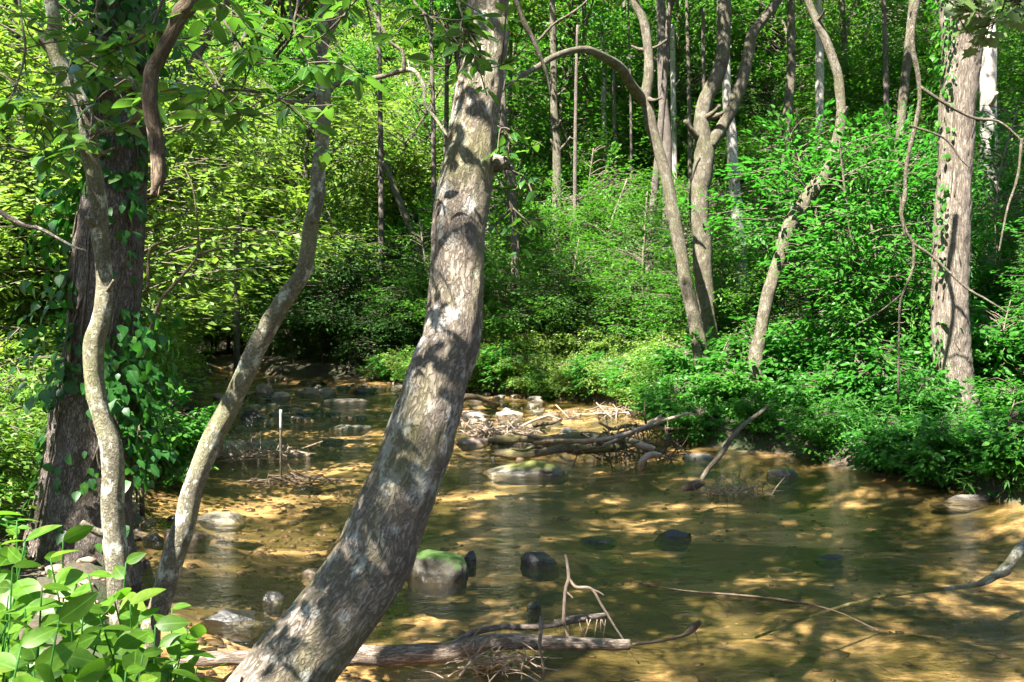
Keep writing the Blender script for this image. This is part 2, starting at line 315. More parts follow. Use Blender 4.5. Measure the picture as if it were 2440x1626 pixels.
variants('layer', M['leaf'], 4, h=6.0, r=2.3, ns=160, nl=44, ls=.13, sr=(.4,.9), droop=.22, flat=.24, gap=.18, tr=.07)
variants('layerb', M['bright'], 3, h=6.5, r=2.4, ns=160, nl=44, ls=.13, sr=(.4,.9), droop=.25, flat=.26, gap=.18, tr=.07)
variants('dark', M['dark'], 3, ls=.12, ns=150, nl=40, h=3.8, droop=.5, flat=.45, gap=.12)
variants('deep', M['deep'], 3, ls=.145, ns=105, nl=34, sr=(.35,.65), h=4.9, r=1.6, gap=.16, flat=.28, droop=.3, tpl=tpl_leaf(.24,3,.1,.2))
variants('bush', M['leaf'], 4, ls=.075, ns=130, nl=50, h=1.5, r=1.0, sr=(.2,.42), tr=.02, tw=.005, flat=.55)
variants('lush', M['bright'], 3, ls=.085, ns=130, nl=50, h=1.6, r=1.1, sr=(.2,.45), tr=.02, tw=.005, flat=.5)
variants('green', M['deep'], 4, ls=.13, ns=85, nl=34, h=1.35, r=.9, sr=(.2,.4), tr=.02, tw=.005, flat=.55, tpl=tpl_leaf(.26,3,.1,.2))

def plant(key, x, y, s, name, label, cat, group, k=None, r=None, zs=1.):
    r = r or rng(int(abs(x*131+y*717))+1); v = UND[key][(k if k is not None else int(r.integers(99))) % len(UND[key])]
    o = thing(name, label, cat, (x, y, g(x, y)-.05), group); o.rotation_euler[2] = r.random()*6.28; o.scale = (s, s, s*zs)
    link('trunk' if cat == 'tree' else 'stem', v[0], o); link('crown' if cat == 'tree' else 'foliage', v[1], o); return o

# tall canopy crowns, shared by the tall trees
CAN = [spray_crown('crown', (3.8,3.8,1.8), 112, 80, .155, 900+k, M['leaf' if k else 'bright'], 0, .5, .3, .4, (.25,.6), None, .06, 1.0)[1] for k in range(3)]
def wpath(pts, dep):
    """photo pixels (x, y, width) with a depth, or a (first, last) pair of depths, to points and radii"""
    n = len(pts); a = np.array([p[:2] for p in pts], float); L = np.concatenate([[0], np.cumsum(np.hypot(*np.diff(a, axis=0).T))]) if n > 1 else np.zeros(1)
    d = dep[0]+(dep[1]-dep[0])*L/max(L[-1], 1) if isinstance(dep, (tuple, list)) else np.full(n, float(dep))
    return np.array([at(p[0], p[1], q) for p, q in zip(pts, d)]), np.array([p[2]/2/F*q for p, q in zip(pts, d)])
def tree(name, label, pts, dep, bark, top=None, crown=None, seg=24, n=60, amp=.08, bk=0., flute=0., extra=(), group=None, sink=True, cs=1., flare=1.25, stubs=4):
    """pts run from the top of the photo to the base. extra: further stems [(pts, depth)]. top: height to grow on to above the frame."""
    P, r = wpath(pts, dep); P = P[::-1]; r = r[::-1]; gz = g(P[0,0], P[0,1])
    if sink:
        if P[0,2] > gz-.1: P = np.vstack([[P[0,0]+(P[0,0]-P[1,0])*.2, P[0,1], gz-.25], P]); r = np.r_[r[0]*flare, r]
    base = np.array([P[0,0], P[0,1], gz]); mb = MB(); ctop = P[-1]
    if top:
        d = unit((P[-1]-P[-3])[None])[0]; d = unit((d+np.array([0,0,.6]))[None])[0]; L = max(0.5, top-P[-1,2]); k_ = 4
        for q in range(1, k_+1): P = np.vstack([P, ctop+d*L*q/k_+np.array([.08*math.sin(q*2.1),.08*math.cos(q*1.7),0])*L*.3]); r = np.r_[r, r[-1]*.82]
        ctop = P[-1]
    o = thing(name, label, 'tree', base, group)
    mb.tube(P-base, r, seg, n, amp, 5, int(abs(base[0]*37)) % 50, bk, flute)
    for e in extra:
        Q, q = wpath(*e[:2]); mb.tube(Q-base, q, max(8, seg//2), max(16, n//2), amp, 6, 3, bk*.6)
    if crown is not None:
        rr = rng(int(abs(base[0]*91+base[1]*17)))
        for q in range(9):
            a = q*.7+rr.random(); e = ctop+np.array([math.cos(a)*2.3, math.sin(a)*2.3, rr.uniform(-.6,1.4)])*cs
            s_ = P[-1-int(rr.integers(0, 3))]; mb.tube([s_-base, (s_+e)/2-base+[0,0,.2], e-base], [r[-1]*.55, r[-1]*.35, .012], 6, 10, .1, 5, q)
        c = link('crown', CAN[crown % 3], o, ctop-base+np.array([0,0,.4])); c.rotation_euler[2] = rr.random()*6; c.scale = (cs, cs, cs)
    rs = rng(int(abs(base[0]*53+base[1]*7)))
    for q in range(stubs):
        j = int(rs.uniform(.12,.8)*(len(P)-1)); d = unit(rs.normal(size=(1,3))*[1,1,.4]+[0,-.3,.4])[0]; L = r[j]*rs.uniform(1.6,3.6)
        mb.tube([P[j]-base, P[j]+d*(r[j]+L*.4)-base, P[j]+d*(r[j]+L)+[0,0,L*.2]-base], [r[j]*.5, r[j]*.3, r[j]*.2], 8, 8, .2, 12, q)
    link('trunk', mb.mesh('trunk', M[bark]), o)
    return o, base, P, r

# ---- the leaning trunk in front
LEAN = [(1164,0,96),(1159,78,108),(1152,156,111),(1137,233,116),(1127,311,118),(1119,389,123),(1106,467,127),(1093,544,129),(1089,622,131),(1085,700,134),(1074,813,137),(1053,865,141),(1036,917,148),(1024,968,152),(1005,1020,156),(992,1072,160),(973,1124,160),(953,1176,164),(931,1228,170),(908,1280,176),(890,1331,184),(838,1409,186),(782,1487,190),(722,1560,200),(672,1626,208),(580,1750,225),(470,1900,240),(395,2060,265)]
lo, lb, lP, lr = tree('leaning_tree', 'thick mottled grey trunk leaning across the middle of the view', LEAN, (3.6,2.5), 'b_lean', 8.0, 0, 72, 460, .06, .005, cs=.75, stubs=0)
mb = MB(); p = at(1168,392,3.42)-lb; mb.tube([p+[-.06,.02,0], p+[.03,-.03,.0], p+[.07,-.04,.012]], [.045,.036,.020], 14, 10, .3, 12, 4); link('branch_stub', mb.mesh('branch_stub', M['b_lean']), lo)

# ---- the slender spotted trunk
SL = [(773,-60,22),(773,0,24),(773,52,25),(765,130,27),(767,181,30),(770,233,35),(772,285,32),(767,337,31),(760,389,32),(757,441,34),(754,482,34),(741,539,36),(734,596,37),(723,648,38),(695,690,42),(664,736,46),(633,788,48),(606,840,48),(586,886,48),(560,943,47),(539,984,49),(513,1031,50),(490,1083,49),(474,1124,48),(456,1176,48),(441,1243,51),(425,1290,52),(407,1347,52),(389,1414,50),(373,1471,46),(358,1513,44)]
so_, sb, sP, sr_ = tree('slender_tree', 'slender spotted pale trunk bending between the ivy tree and the leaning trunk', SL, (4.9,4.75), 'b_lichen', 6.5, 1, 28, 260, .07, .002, extra=[
  ([(800,-40,14),(813,20,18),(790,70,18),(770,120,18)], 4.9), ([(786,207,14),(813,200,13),(854,194,12),(917,181,12),(963,168,12),(989,171,10),(1010,207,9),(1013,249,8),(1036,280,7),(1057,311,7),(1080,340,5)], (4.9,4.6)),
  ([(963,168,10),(958,124,9),(927,98,8),(914,73,8),(890,30,6),(860,-30,5)], 4.6), ([(768,225,16),(745,228,14),(720,243,12),(680,241,9),(640,235,7),(580,225,5),(520,215,4)], (4.9,4.3)),
  ([(765,150,10),(735,110,9),(700,60,8),(690,0,7)], 4.8)], cs=.55)
mb = MB(); p = at(745,527,4.7)-sb; mb.tube([p, p+[0,-.03,0]], [.022,.018], 10, 4, .1, 9, 2); link('knot', mb.mesh('knot', M['b_lichen']), so_)

# ---- thin lichen trunk
TH = [(118,-60,30),(122,0,32),(130,52,32),(127,98,36),(140,150,37),(171,207,36),(200,259,36),(210,321,39),(213,363,41),(226,425,40),(236,493,41),(238,560,39),(246,622,38),(249,700,40),(239,767,43),(225,813,47),(223,875,47),(230,943,46),(246,1005,44),(264,1062,47),(270,1124,49),(268,1207,50),(272,1280,53),(280,1342,54),(283,1394,52),(286,1450,50),(290,1540,50)]
tree('thin_tree', 'thin grey green lichen covered trunk in front of the ivy tree', TH, (4.5,4.5), 'b_lichen', 6.0, 2, 28, 240, .07, .002, extra=[
  ([(97,88,22),(112,108,26),(128,125,26)], 4.5), ([(232,315,10),(262,310,13),(290,300,13),(318,285,13),(335,262,12),(322,215,9),(306,185,7),(260,190,5)], (4.5,4.2)), ([(205,520,14),(222,535,20),(236,545,20)], (4.42,4.5))], cs=.5)

# ---- big dark ivy tree
IV = [(283,-80,108),(285,0,108),(290,90,108),(290,180,108),(291,311,110),(285,415,122),(270,490,142),(260,570,150),(250,700,156),(242,813,160),(232,900,176),(226,968,188),(219,1046,195),(212,1124,204),(204,1228,222),(196,1300,246)]
io, ib, iP, ir = tree('ivy_clad_tree', 'big dark plated trunk wrapped in ivy on the left bank', IV, (7.0,6.8), 'b_dark', 12, 0, 64, 330, .07, .008, .10, cs=1.35, flare=1.15, stubs=0)

# ---- trees on the right bank and hillside
tree('forked_tree', 'slim mottled tree whose left limb arches back over the stream', [(1505,-60,20),(1510,0,21),(1534,52,21),(1544,119,22),(1546,181,23),(1538,235,28),(1544,259,28),(1554,311,27),(1570,363,27),(1586,415,27),(1596,467,29),(1606,518,31),(1617,570,31),(1626,622,30),(1634,674,31),(1647,726,32),(1657,778,33),(1667,830,35),(1672,880,35),(1674,940,36)], (18,17.2), 'b_mid', 13, 1, 18, 90, .08, .006, extra=[
  ([(1207,207,12),(1243,181,13),(1280,161,14),(1311,140,15),(1352,124,16),(1383,119,17),(1409,122,19),(1456,145,21),(1482,166,23),(1503,202,25),(1536,245,26)], (13,17.9)),
  ([(1223,-20,13),(1248,52,13),(1274,104,12),(1295,155,9),(1306,190,6),(1312,230,4)], (13.4,13.8)), ([(1282,98,7),(1321,57,6),(1363,31,6),(1395,5,5),(1420,-30,5)], 13.6)], cs=.9)
tree('twin_stem_tree', 'twin stemmed grey tree forking above ivy covered lower trunk', [(1725,-60,30),(1725,0,32),(1725,52,32),(1722,130,34),(1709,181,35),(1683,233,35),(1673,285,38),(1675,337,44),(1678,363,46),(1675,415,46),(1665,467,46),(1667,518,46),(1673,570,45),(1675,622,44),(1680,700,44),(1686,778,43),(1694,830,42),(1700,880,44)], (19.4,19), 'b_mid', 14, 2, 22, 100, .08, .008, extra=[
  ([(1880,-50,20),(1854,0,21),(1823,41,23),(1792,83,26),(1782,130,27),(1766,197,30),(1743,259,31),(1719,306,30),(1690,350,34)], (19.2,19.2))])
tree('pale_tree', 'white barked straight tree behind the twin stemmed tree', [(1722,-40,18),(1730,150,20),(1733,249,22),(1743,311,24),(1745,373,26),(1750,441,27),(1756,508,28),(1761,570,30),(1768,648,30),(1771,726,30)], 24, 'b_white', 16, 0, 16, 60, .06)
tree('curved_tree', 'grey tree curving to the right over the bank shrubs', [(1918,-60,17),(1925,0,18),(1947,52,20),(1966,93,20),(1984,140,21),(1997,181,21),(2002,233,22),(2004,285,24),(1994,337,26),(1979,394,29),(1947,441,34),(1916,482,36),(1890,524,36),(1870,570,34),(1859,612,32),(1844,653,30),(1831,700,31),(1820,752,31),(1814,790,31),(1805,829,33),(1800,865,38),(1797,906,41),(1792,955,42)], (17,16.2), 'b_mid', 12, 1, 18, 100, .1, .006, cs=.8)
tree('straight_tree', 'straight brown tree standing behind the curved tree', [(1885,-40,18),(1885,52,19),(1885,130,21),(1883,197,22),(1875,285,22),(1872,353,22),(1867,415,22),(1859,467,20),(1854,560,20)], 27, 'b_mid', 18, 2, 12, 40, .08)
tree('birch_tree', 'narrow white trunk with dark patches high on the hillside', [(1950,-40,14),(1950,10,15),(1953,104,18),(1953,181,20),(1953,300,20)], 31, 'b_white', 18, 0, 12, 40, .08)
go, gb, gP, gr = tree('furrowed_tree', 'large straight trunk with furrowed tan bark on the right bank', [(2296,-80,100),(2295,0,100),(2294,52,97),(2292,130,88),(2285,207,82),(2279,311,78),(2275,415,76),(2270,518,78),(2266,622,81),(2263,726,83),(2266,813,84),(2270,865,86),(2274,917,90),(2277,968,98)], (14,14), 'b_furrow', 15, 1, 56, 260, .05, .012, .06, cs=1.2, flare=1.2, stubs=0)
tree('bright_trunk_tree', 'sunlit pale pink trunk just behind the large furrowed tree', [(2352,-60,30),(2352,0,32),(2355,104,36),(2354,181,36),(2355,259,36),(2357,363,40),(2362,441,42),(2365,518,40),(2362,622,38),(2362,740,38)], 21, 'b_white', 16, 2, 16, 50, .06)
tree('leaning_pale_tree', 'pale dead looking stem leaning in the dark centre thicket', [(917,384,13),(932,430,15),(953,482,16),(974,534,17),(994,581,17),(1015,638,17),(1040,700,17)], 33, 'b_mid', None, None, 10, 30, .1)
tree('grey_trunk_tree', 'grey trunk on the hillside right of the leaning trunk', [(1314,-40,15),(1319,120,16),(1319,233,18),(1324,311,20),(1327,363,21),(1328,430,24),(1328,500,24)], 35, 'b_mid', 20, 0, 12, 30, .06)
tree('black_stem_tree', 'thin almost black straight stem on the hillside', [(1376,60,6),(1373,190,8),(1371,330,9),(1370,480,10)], 33, 'b_dark', None, None, 8, 20, .06)
tree('dark_trunk_tree', 'dark trunk partly hidden by the right edge of the leaning trunk', [(1196,180,16),(1202,340,19),(1217,415,23),(1222,493,23),(1228,570,22),(1228,674,20),(1230,780,20)], 29, 'b_dark', None, None, 12, 40, .08)
tree('dark_slope_tree', 'dark upright trunk beside the forked tree top', [(1574,-40,20),(1578,150,23),(1580,233,23),(1588,311,22),(1590,370,22)], 34, 'b_dark', 19, 1, 12, 30, .06)
tree('spotted_slope_tree', 'white spotted narrow trunk right of a dark hillside trunk', [(1602,60,11),(1604,207,13),(1606,345,15)], 38, 'b_white', None, None, 8, 20, .06)
tree('far_pale_tree', 'thin pale trunk high on the hillside above the arching limb', [(1434,60,11),(1438,190,12),(1440,345,14)], 42, 'b_white', None, None, 8, 20, .06)
tree('far_dark_tree', 'short dark stem beside the thin pale hillside trunk', [(1462,150,8),(1464,260,9),(1466,390,9)], 40, 'b_dark', None, None, 8, 20, .06)
tree('slim_dark_tree', 'slim dark stem just left of the twin stemmed tree', [(1675,20,8),(1676,90,9),(1677,230,9)], 36, 'b_dark', None, None, 8, 20, .06)
tree('left_pale_tree', 'faint pale trunk in bright leaves at the left edge', [(20,200,15),(24,310,16),(30,400,18),(50,500,19),(57,580,21),(60,640,21),(63,720,20)], 19, 'b_mid', 12, 0, 12, 40, .08)
for x, y, wd, D, bk, lab in ((1030,330,12,34,'b_dark','dark thin trunk in the thicket left of the leaning trunk'), (905,420,14,36,'b_dark','dark upright trunk in the centre thicket behind the pale stem'), (2010,120,14,36,'b_mid','brown thin trunk in the upper right foliage'), (1500,250,6,38,'b_dark','pencil thin dark stem between pale hillside trunks'), (1640,300,10,30,'b_mid','narrow trunk behind the forked tree'), (560,300,12,32,'b_mid','narrow brown trunk in foliage beyond the slender trunk'), (2110,300,14,30,'b_dark','dim trunk behind the hanging vine')):
    tree('hillside_tree', lab, [(x-4,-30,wd*.7),(x,y*.5,wd*.85),(x+3,y,wd),(x+4,y+180,wd*1.05)], D, bk, 19, int(x) % 3, 10, 30, .08, group=None)

# ---- saplings and shrubs filling the woods
r = rng(5); placed = []
def proj(x, y, z=0): return 1220+F*x/y, HOR-F*(z-EYE)/y
KEEP = [(1750,34,24),(1880,26,20),(1953,24,20),(1325,26,26),(1438,20,26),(1372,14,26),(1605,20,27),(1585,18,27),(2360,40,20),(1740,40,19),(1675,40,19)]
def ok(x, y, s, md):
    if inside(np.array([x]), np.array([y]))[0]: return False
    if min(pdist(np.array([x]), np.array([y]), RIGHT)[0], pdist(np.array([x]), np.array([y]), LEFT)[0]) < .5*s: return False
    return all((x-a)**2+(y-b)**2 > (md*.5*(s+c))**2 for a, b, c in placed)
tries = 0; cnt = 0
while cnt < 215 and tries < 30000:
    tries += 1; y = 9+62*r.random()**.75; x = r.uniform(-.68, .66)*y
    dr = pdist(np.array([x]), np.array([y]), RIGHT)[0]; dl = pdist(np.array([x]), np.array([y]), LEFT)[0]; left = dl < dr
    if left and (y < 10.5 or x > -4.8): continue
    if not left and y < 19 and x < 9: continue
    s = r.uniform(.75,1.25)*(1 if y < 34 else 1.35 if y < 50 else 1.9)
    if not left and y < 24: s *= .72
    if not ok(x, y, s, 1.9): continue
    px, py = proj(x, y, g(x, y)+2*s)
    if any(abs(px-kx) < kw+.4*F*1.5*s/y and y < kd and r.random() < .8 for kx, kw, kd in KEEP): continue
    placed.append((x, y, s)); cnt += 1
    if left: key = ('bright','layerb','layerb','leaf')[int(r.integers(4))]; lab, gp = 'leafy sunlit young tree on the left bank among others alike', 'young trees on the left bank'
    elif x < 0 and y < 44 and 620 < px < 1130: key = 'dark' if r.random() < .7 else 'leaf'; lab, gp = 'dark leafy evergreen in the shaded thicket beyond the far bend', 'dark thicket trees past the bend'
    elif y > 34: key = ('leaf','leaf','layer','layerb' if px < 1000 else 'layer')[int(r.integers(4))]; lab, gp = 'leafy green tree on the upper hillside among many alike', 'trees on the upper hillside'
    else: key = ('layer','layer','leaf','dark','dark','layer')[int(r.integers(6))]; lab, gp = 'leafy green young tree on the lower hillside right of the stream', 'young trees on the lower hillside'
    plant(key, x, y, s, 'young_tree', lab, 'tree', gp, None, r)
# the upper hillside: bigger trees whose crowns close the view above
big = []; tries = 0
while len(big) < 270 and tries < 20000:
    tries += 1; y = 40+105*r.random(); x = r.uniform(-.66,.66)*y
    if inside(np.array([x]), np.array([y]))[0] or any((x-a)**2+(y-b)**2 < (5.0+(y-40)*.02)**2 for a, b in big): continue
    big.append((x, y)); px, _ = proj(x, y)
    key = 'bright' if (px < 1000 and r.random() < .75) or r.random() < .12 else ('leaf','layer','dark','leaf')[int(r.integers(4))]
    o = plant(key, x, y, r.uniform(2.0,2.9), 'hill_tree', 'leafy tall tree high on the wooded hill among many alike' if px > 900 else 'yellow green tree on the wooded slope at upper left among many alike', 'tree', 'trees high on the wooded hill' if px > 900 else 'trees on the upper left slope', None, r, 1.15)
# tall trees with bare trunks and high crowns that shade the woods
tl = []; tries = 0
while len(tl) < 30 and tries < 20000:
    tries += 1; y = 13+34*r.random(); x = r.uniform(-.7,.7)*y
    dr = pdist(np.array([x]), np.array([y]), RIGHT)[0]; dl = pdist(np.array([x]), np.array([y]), LEFT)[0]
    if inside(np.array([x]), np.array([y]))[0] or min(dr, dl) < 2.0 or any((x-a)**2+(y-b)**2 < 16 for a, b in tl): continue
    if dl < dr and x > -6: continue
    px, _ = proj(x, y)
    if (dr < dl and y < 24) or any(abs(px-kx) < kw+12 for kx, kw, kd in KEEP): continue
    tl.append((x, y)); gz = g(x, y); H_ = r.uniform(12,16); wd = r.uniform(.09,.17); b0 = np.array([x, y, gz]); lx, ly = r.normal(0,.5,2)
    o = thing('tall_tree', 'tall straight shaded trunk on the left bank among others' if dl < dr else 'tall straight trunk on the right hillside among others', 'tree', b0, 'tall trunks on the left bank' if dl < dr else 'tall trunks on the right hillside'); o.rotation_euler[2] = 0
    mb = MB(); top = np.array([lx, ly, H_]); mb.tube([(0,0,-.3),(lx*.2,ly*.4,H_*.3),(lx*.7,ly*.6,H_*.65),top], [wd*1.2,wd,wd*.8,wd*.5], 12, 40, .08, 4, len(tl))
    for q in range(8):
        a = q*.8+r.random(); e = top+[math.cos(a)*2.6, math.sin(a)*2.6, r.uniform(-.8,1.2)]; mb.tube([top*(.75+.03*q), (top+e)/2, e], [wd*.4,wd*.25,.012], 5, 8)
    link('trunk', mb.mesh('trunk', M[('b_mid','b_dark','b_dark','b_mid')[len(tl) % 4]]), o); c = link('crown', CAN[len(tl) % 3], o, top); c.rotation_euler[2] = r.random()*6; s_ = r.uniform(.9,1.25); c.scale = (s_, s_, s_)
for k, (x, y, H_, lx, ly, s_) in enumerate(((-9.9,22.5,13,5.4,-1.0,1.15),(-11.2,27.5,13.5,5.6,-1.2,1.2),(-12.5,32,14,5.5,-2,1.2))):  # leaning trees added so their crowns shade the lower hillside
    b0 = np.array([x, y, g(x, y)]); top = np.array([lx, ly, H_]); mb = MB(); o = thing('overhanging_tree', 'tall left bank tree added to shade the hillside across the stream', 'tree', b0, 'left bank trees reaching over the stream')
    mb.tube([(0,0,-.3),(lx*.05,ly*.2,H_*.3),(lx*.4,ly*.5,H_*.65),top], [.19,.15,.11,.06], 14, 50, .08, 4, k)
    for q in range(8): a = q*.8; e = top+[math.cos(a)*2.6*s_, math.sin(a)*2.6*s_, -.4+.2*q]; mb.tube([top*(.75+.03*q), (top+e)/2, e], [.06,.035,.012], 5, 8)
    link('trunk', mb.mesh('trunk', M['b_dark']), o); c = link('crown', CAN[k % 3], o, top); c.rotation_euler[2] = k; c.scale = (s_, s_, s_)
# trees on the near bank beside and behind the camera, whose crowns dapple the stream
for k, (x, y, H_, s_, lx, ly) in enumerate(((-6.5,2.6,11,.85,.6,.4),(-3.6,-2.6,11,.9,.8,.5),(1.6,-3.0,12,1.15,.3,1.0),(5.5,-2.5,11,1.0,.2,1.2),(-3.0,2.0,13,.9,.9,1.6))):
    b0 = np.array([x, y, g(x, y)]); top = np.array([lx, ly, H_]); o = thing('bank_tree', 'tall tree on the near bank outside the picture among others', 'tree', b0, 'trees on the near bank'); mb = MB()
    mb.tube([(0,0,-.3),(lx*.1,ly*.3,H_*.3),(lx*.6,ly*.6,H_*.65),top], [.2,.16,.12,.07], 16, 50, .08, 4, k)
    for q in range(8): a = q*.8; e = top+[math.cos(a)*2.6*s_, math.sin(a)*2.6*s_, -.4+.2*q]; mb.tube([top*(.75+.03*q), (top+e)/2, e], [.06,.035,.012], 5, 8)
    link('trunk', mb.mesh('trunk', M['b_mid']), o); c = link('crown', CAN[k % 3], o, top); c.rotation_euler[2] = k; c.scale = (s_, s_, s_)
print('young trees', cnt, 'hill', len(big), 'tall', len(tl))
# dark mass over the far bend, bright shrubs on the far right bank, lush sapling by the curved tree
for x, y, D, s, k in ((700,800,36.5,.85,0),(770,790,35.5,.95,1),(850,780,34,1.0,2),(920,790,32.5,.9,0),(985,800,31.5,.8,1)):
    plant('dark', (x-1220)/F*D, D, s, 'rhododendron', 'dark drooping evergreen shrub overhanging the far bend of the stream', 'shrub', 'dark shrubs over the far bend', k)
for x, D, s, k in ((1170,28.6,.9,0),(1245,26.9,1.05,1),(1330,26.2,1.1,2),(1420,25.6,1.1,0),(1500,24.6,1.0,1),(1575,22.2,.9,2),(1600,19.8,.9,0)):
    plant('lush', (x-1220)/F*D, D, s, 'bank_shrub', 'pale sunny leafed shrub spilling over the far right bank', 'shrub', 'sunny shrubs on the far right bank', k)
r = rng(91)
for x, y_, s, k in ((.2,27.6,.75,0),(2.0,26.6,.8,1),(3.6,24.6,.8,2),(4.4,22.4,.72,3),(4.6,20.2,.6,0),(-1.8,29.8,.8,1),(1.0,30,.9,2),(3.2,28.5,.95,3),(5.6,24.5,.85,0),(6.4,21.5,.75,1),(-3.2,32,.85,3)):
    plant('layer', x, y_, s, 'overhanging_tree', 'layered leafy young tree leaning over the far right bank', 'tree', 'layered trees over the far right bank', k, r)
for x, y_, s, k, key in ((3.6,17.4,.9,0,'green'),(3.5,18.8,1.,1,'bush'),(4.0,16.1,.8,2,'green'),(4.7,16.8,1.,3,'green'),(5.5,16.1,1.,0,'green'),(6.3,16.2,1.1,1,'green'),(5.3,14.8,.85,2,'green'),(6.1,14.2,.9,3,'green'),(7.2,15.4,1.1,0,'green'),(8.3,15.0,1.1,1,'green'),(9.2,13.8,1.1,3,'green'),(7.4,17.2,1.2,0,'bush'),(5.4,18.4,1.2,1,'bush'),(9,17.5,1.2,2,'bush'),(10.4,15.6,1.2,3,'bush'),(6.0,12.9,.62,0,'green'),(7.0,12.4,.65,1,'green')):
    plant(key, x, y_, s, 'bank_bush', 'deep green leafy bush on the right bank at the water', 'shrub', 'deep green bushes on the right bank', k)
for x, y_, s, k in ((6.0,15.2,.92,1),(6.7,15.9,.9,2),(5.6,17.2,1.0,0),(7.9,16.6,.8,2),(9.6,17.6,.9,0),(8.9,14.6,.55,1)):
    plant('deep', x, y_, s, 'bank_sapling', 'broad leaved bright green sapling between curved tree and furrowed tree', 'sapling', 'broad leaved saplings on the right bank', k)
for x, y_, s, k, key in ((-5.6,9.6,1.0,0,'lush'),(-4.9,8.4,.8,1,'lush'),(-6.6,11,1.2,2,'lush'),(-4.6,11.9,.8,0,'green'),(-5.7,13.4,.8,1,'bush'),(-6.7,15.0,1.1,2,'lush'),(-7.6,16.8,1.1,3,'bush'),(-8.4,18.9,1.2,0,'lush'),(-9.5,22.5,1.2,1,'lush'),(-10.6,26.5,1.3,2,'lush'),(-12,30,1.3,0,'bush'),(-3.9,5.8,.55,1,'green'),(-4.4,7.1,.8,2,'lush'),(-14.5,36,1.3,2,'bush')):
    plant(key, x, y_, s, 'left_bank_shrub', 'bright leafy shrub low on the left bank beside the ivy tree', 'shrub', 'bright shrubs along the left bank', k)

r = rng(61); L_ = np.array(RIGHT[2:15], float); k = 0
for (ax, ay), (bx, by) in zip(L_[:-1], L_[1:]):
    n_ = max(1, int(np.hypot(bx-ax, by-ay)/.72))
    for q in range(n_):
        t = (q+.5)/n_; nrm_ = np.array([by-ay, -(bx-ax)]); nrm_ = nrm_/np.hypot(*nrm_); px_, py_ = ax+(bx-ax)*t, ay+(by-ay)*t; o_ = .1 if py_ > 19 else .35; o_ = min(o_, .18); px_ += nrm_[0]*o_; py_ += nrm_[1]*o_
        plant(('lush','bush','lush','green')[k % 4] if py_ > 19 else 'green', px_, py_, r.uniform(.5,.75) if py_ < 19 else r.uniform(.65,.95), 'waterside_bush', 'small leafy bush overhanging the right waterline', 'shrub', 'small bushes overhanging the right waterline', k, r); k += 1
# ---- ground cover
def scatter_cover(n, xr, yr, cond, ls, hmax, m, seed, tpl, upright=.5, name='ground_cover'):
    r = rng(seed); x = r.uniform(*xr, n); y = r.uniform(*yr, n); dr, dl, dn = pdist(x, y, RIGHT), pdist(x, y, LEFT), pdist(x, y, NEAR); k = (~inside(x, y)) & cond(x, y, dr, dl, dn)
    k &= vnoise(np.c_[x, y, 0*x]*1.1, seed) > -.35
    x, y = x[k], y[k]; n = len(x); z = hgt(x, y)+r.random(n)**1.5*hmax*(.6+.6*np.abs(vnoise(np.c_[x, y, 0*x]*.8, seed+3)))
    A = r.normal(size=(n,3)); A[:,2] = r.normal(-.1, upright, n); N = np.array([0,-.1,1.])+r.normal(0,.5,(n,3))
    return np.c_[x, y, z], A, N, ls*r.uniform(.6,1.3,n), tpl, m, seed
c1 = scatter_cover(90000, (1.5,16), (9,27), lambda x,y,dr,dl,dn: (dr < 7) & (dr < dn), .08, .45, M['deep'], 31, tpl_quad(.26))
tag(link('ground_cover', leafmesh('ground_cover', *c1[:4], c1[4], c1[5], 31)), kind='stuff')
c2 = scatter_cover(50000, (-22,-3), (4.5,40), lambda x,y,dr,dl,dn: (dl < 8) & (dl < dr+1), .085, .4, M['bright'], 32, tpl_quad(.26))
tag(link('ground_cover', leafmesh('ground_cover', *c2[:4], c2[4], c2[5], 32)), kind='stuff')
c3 = scatter_cover(16000, (-30,40), (16,70), lambda x,y,dr,dl,dn: (dr > .05) & (dl > 3) & (np.abs(x) < .7*y), .11, .5, M['leaf'], 33, tpl_quad(.26))
tag(link('ground_cover', leafmesh('ground_cover', *c3[:4], c3[4], c3[5], 33)), kind='stuff')
# cane leaves hanging over the right bank edge
r = rng(41); nC = 1700; x = r.uniform(5.0, 12, nC); y = r.uniform(9.2, 16, nC); dr = pdist(x, y, RIGHT); k = (~inside(x, y)) & (dr < 1.9); x, y = x[k], y[k]; nC = len(x)
bP = np.c_[x, y, hgt(x, y)]; lean = r.normal(0,.3,(nC,2))+np.array([-.35,-.45]); Hh = r.uniform(.22,.55,nC); nl = 26
t = r.uniform(.25,1,(nC,nl)); P = bP[:,None]+np.stack([lean[:,0,None]*t*t*Hh[:,None], lean[:,1,None]*t*t*Hh[:,None], t*Hh[:,None]], -1); P = P.reshape(-1,3); n = len(P)
A = r.normal(size=(n,3)); A[:,2] = r.normal(-.1,.45,n); N = np.array([0,-.2,1.])+r.normal(0,.5,(n,3))
tag(link('cane_undergrowth', leafmesh('cane_undergrowth', P, A, N, r.uniform(.10,.19,n), tpl_leaf(.075,3,.03,.25), M['cane'], 6)), kind='stuff')
exec_objects = True

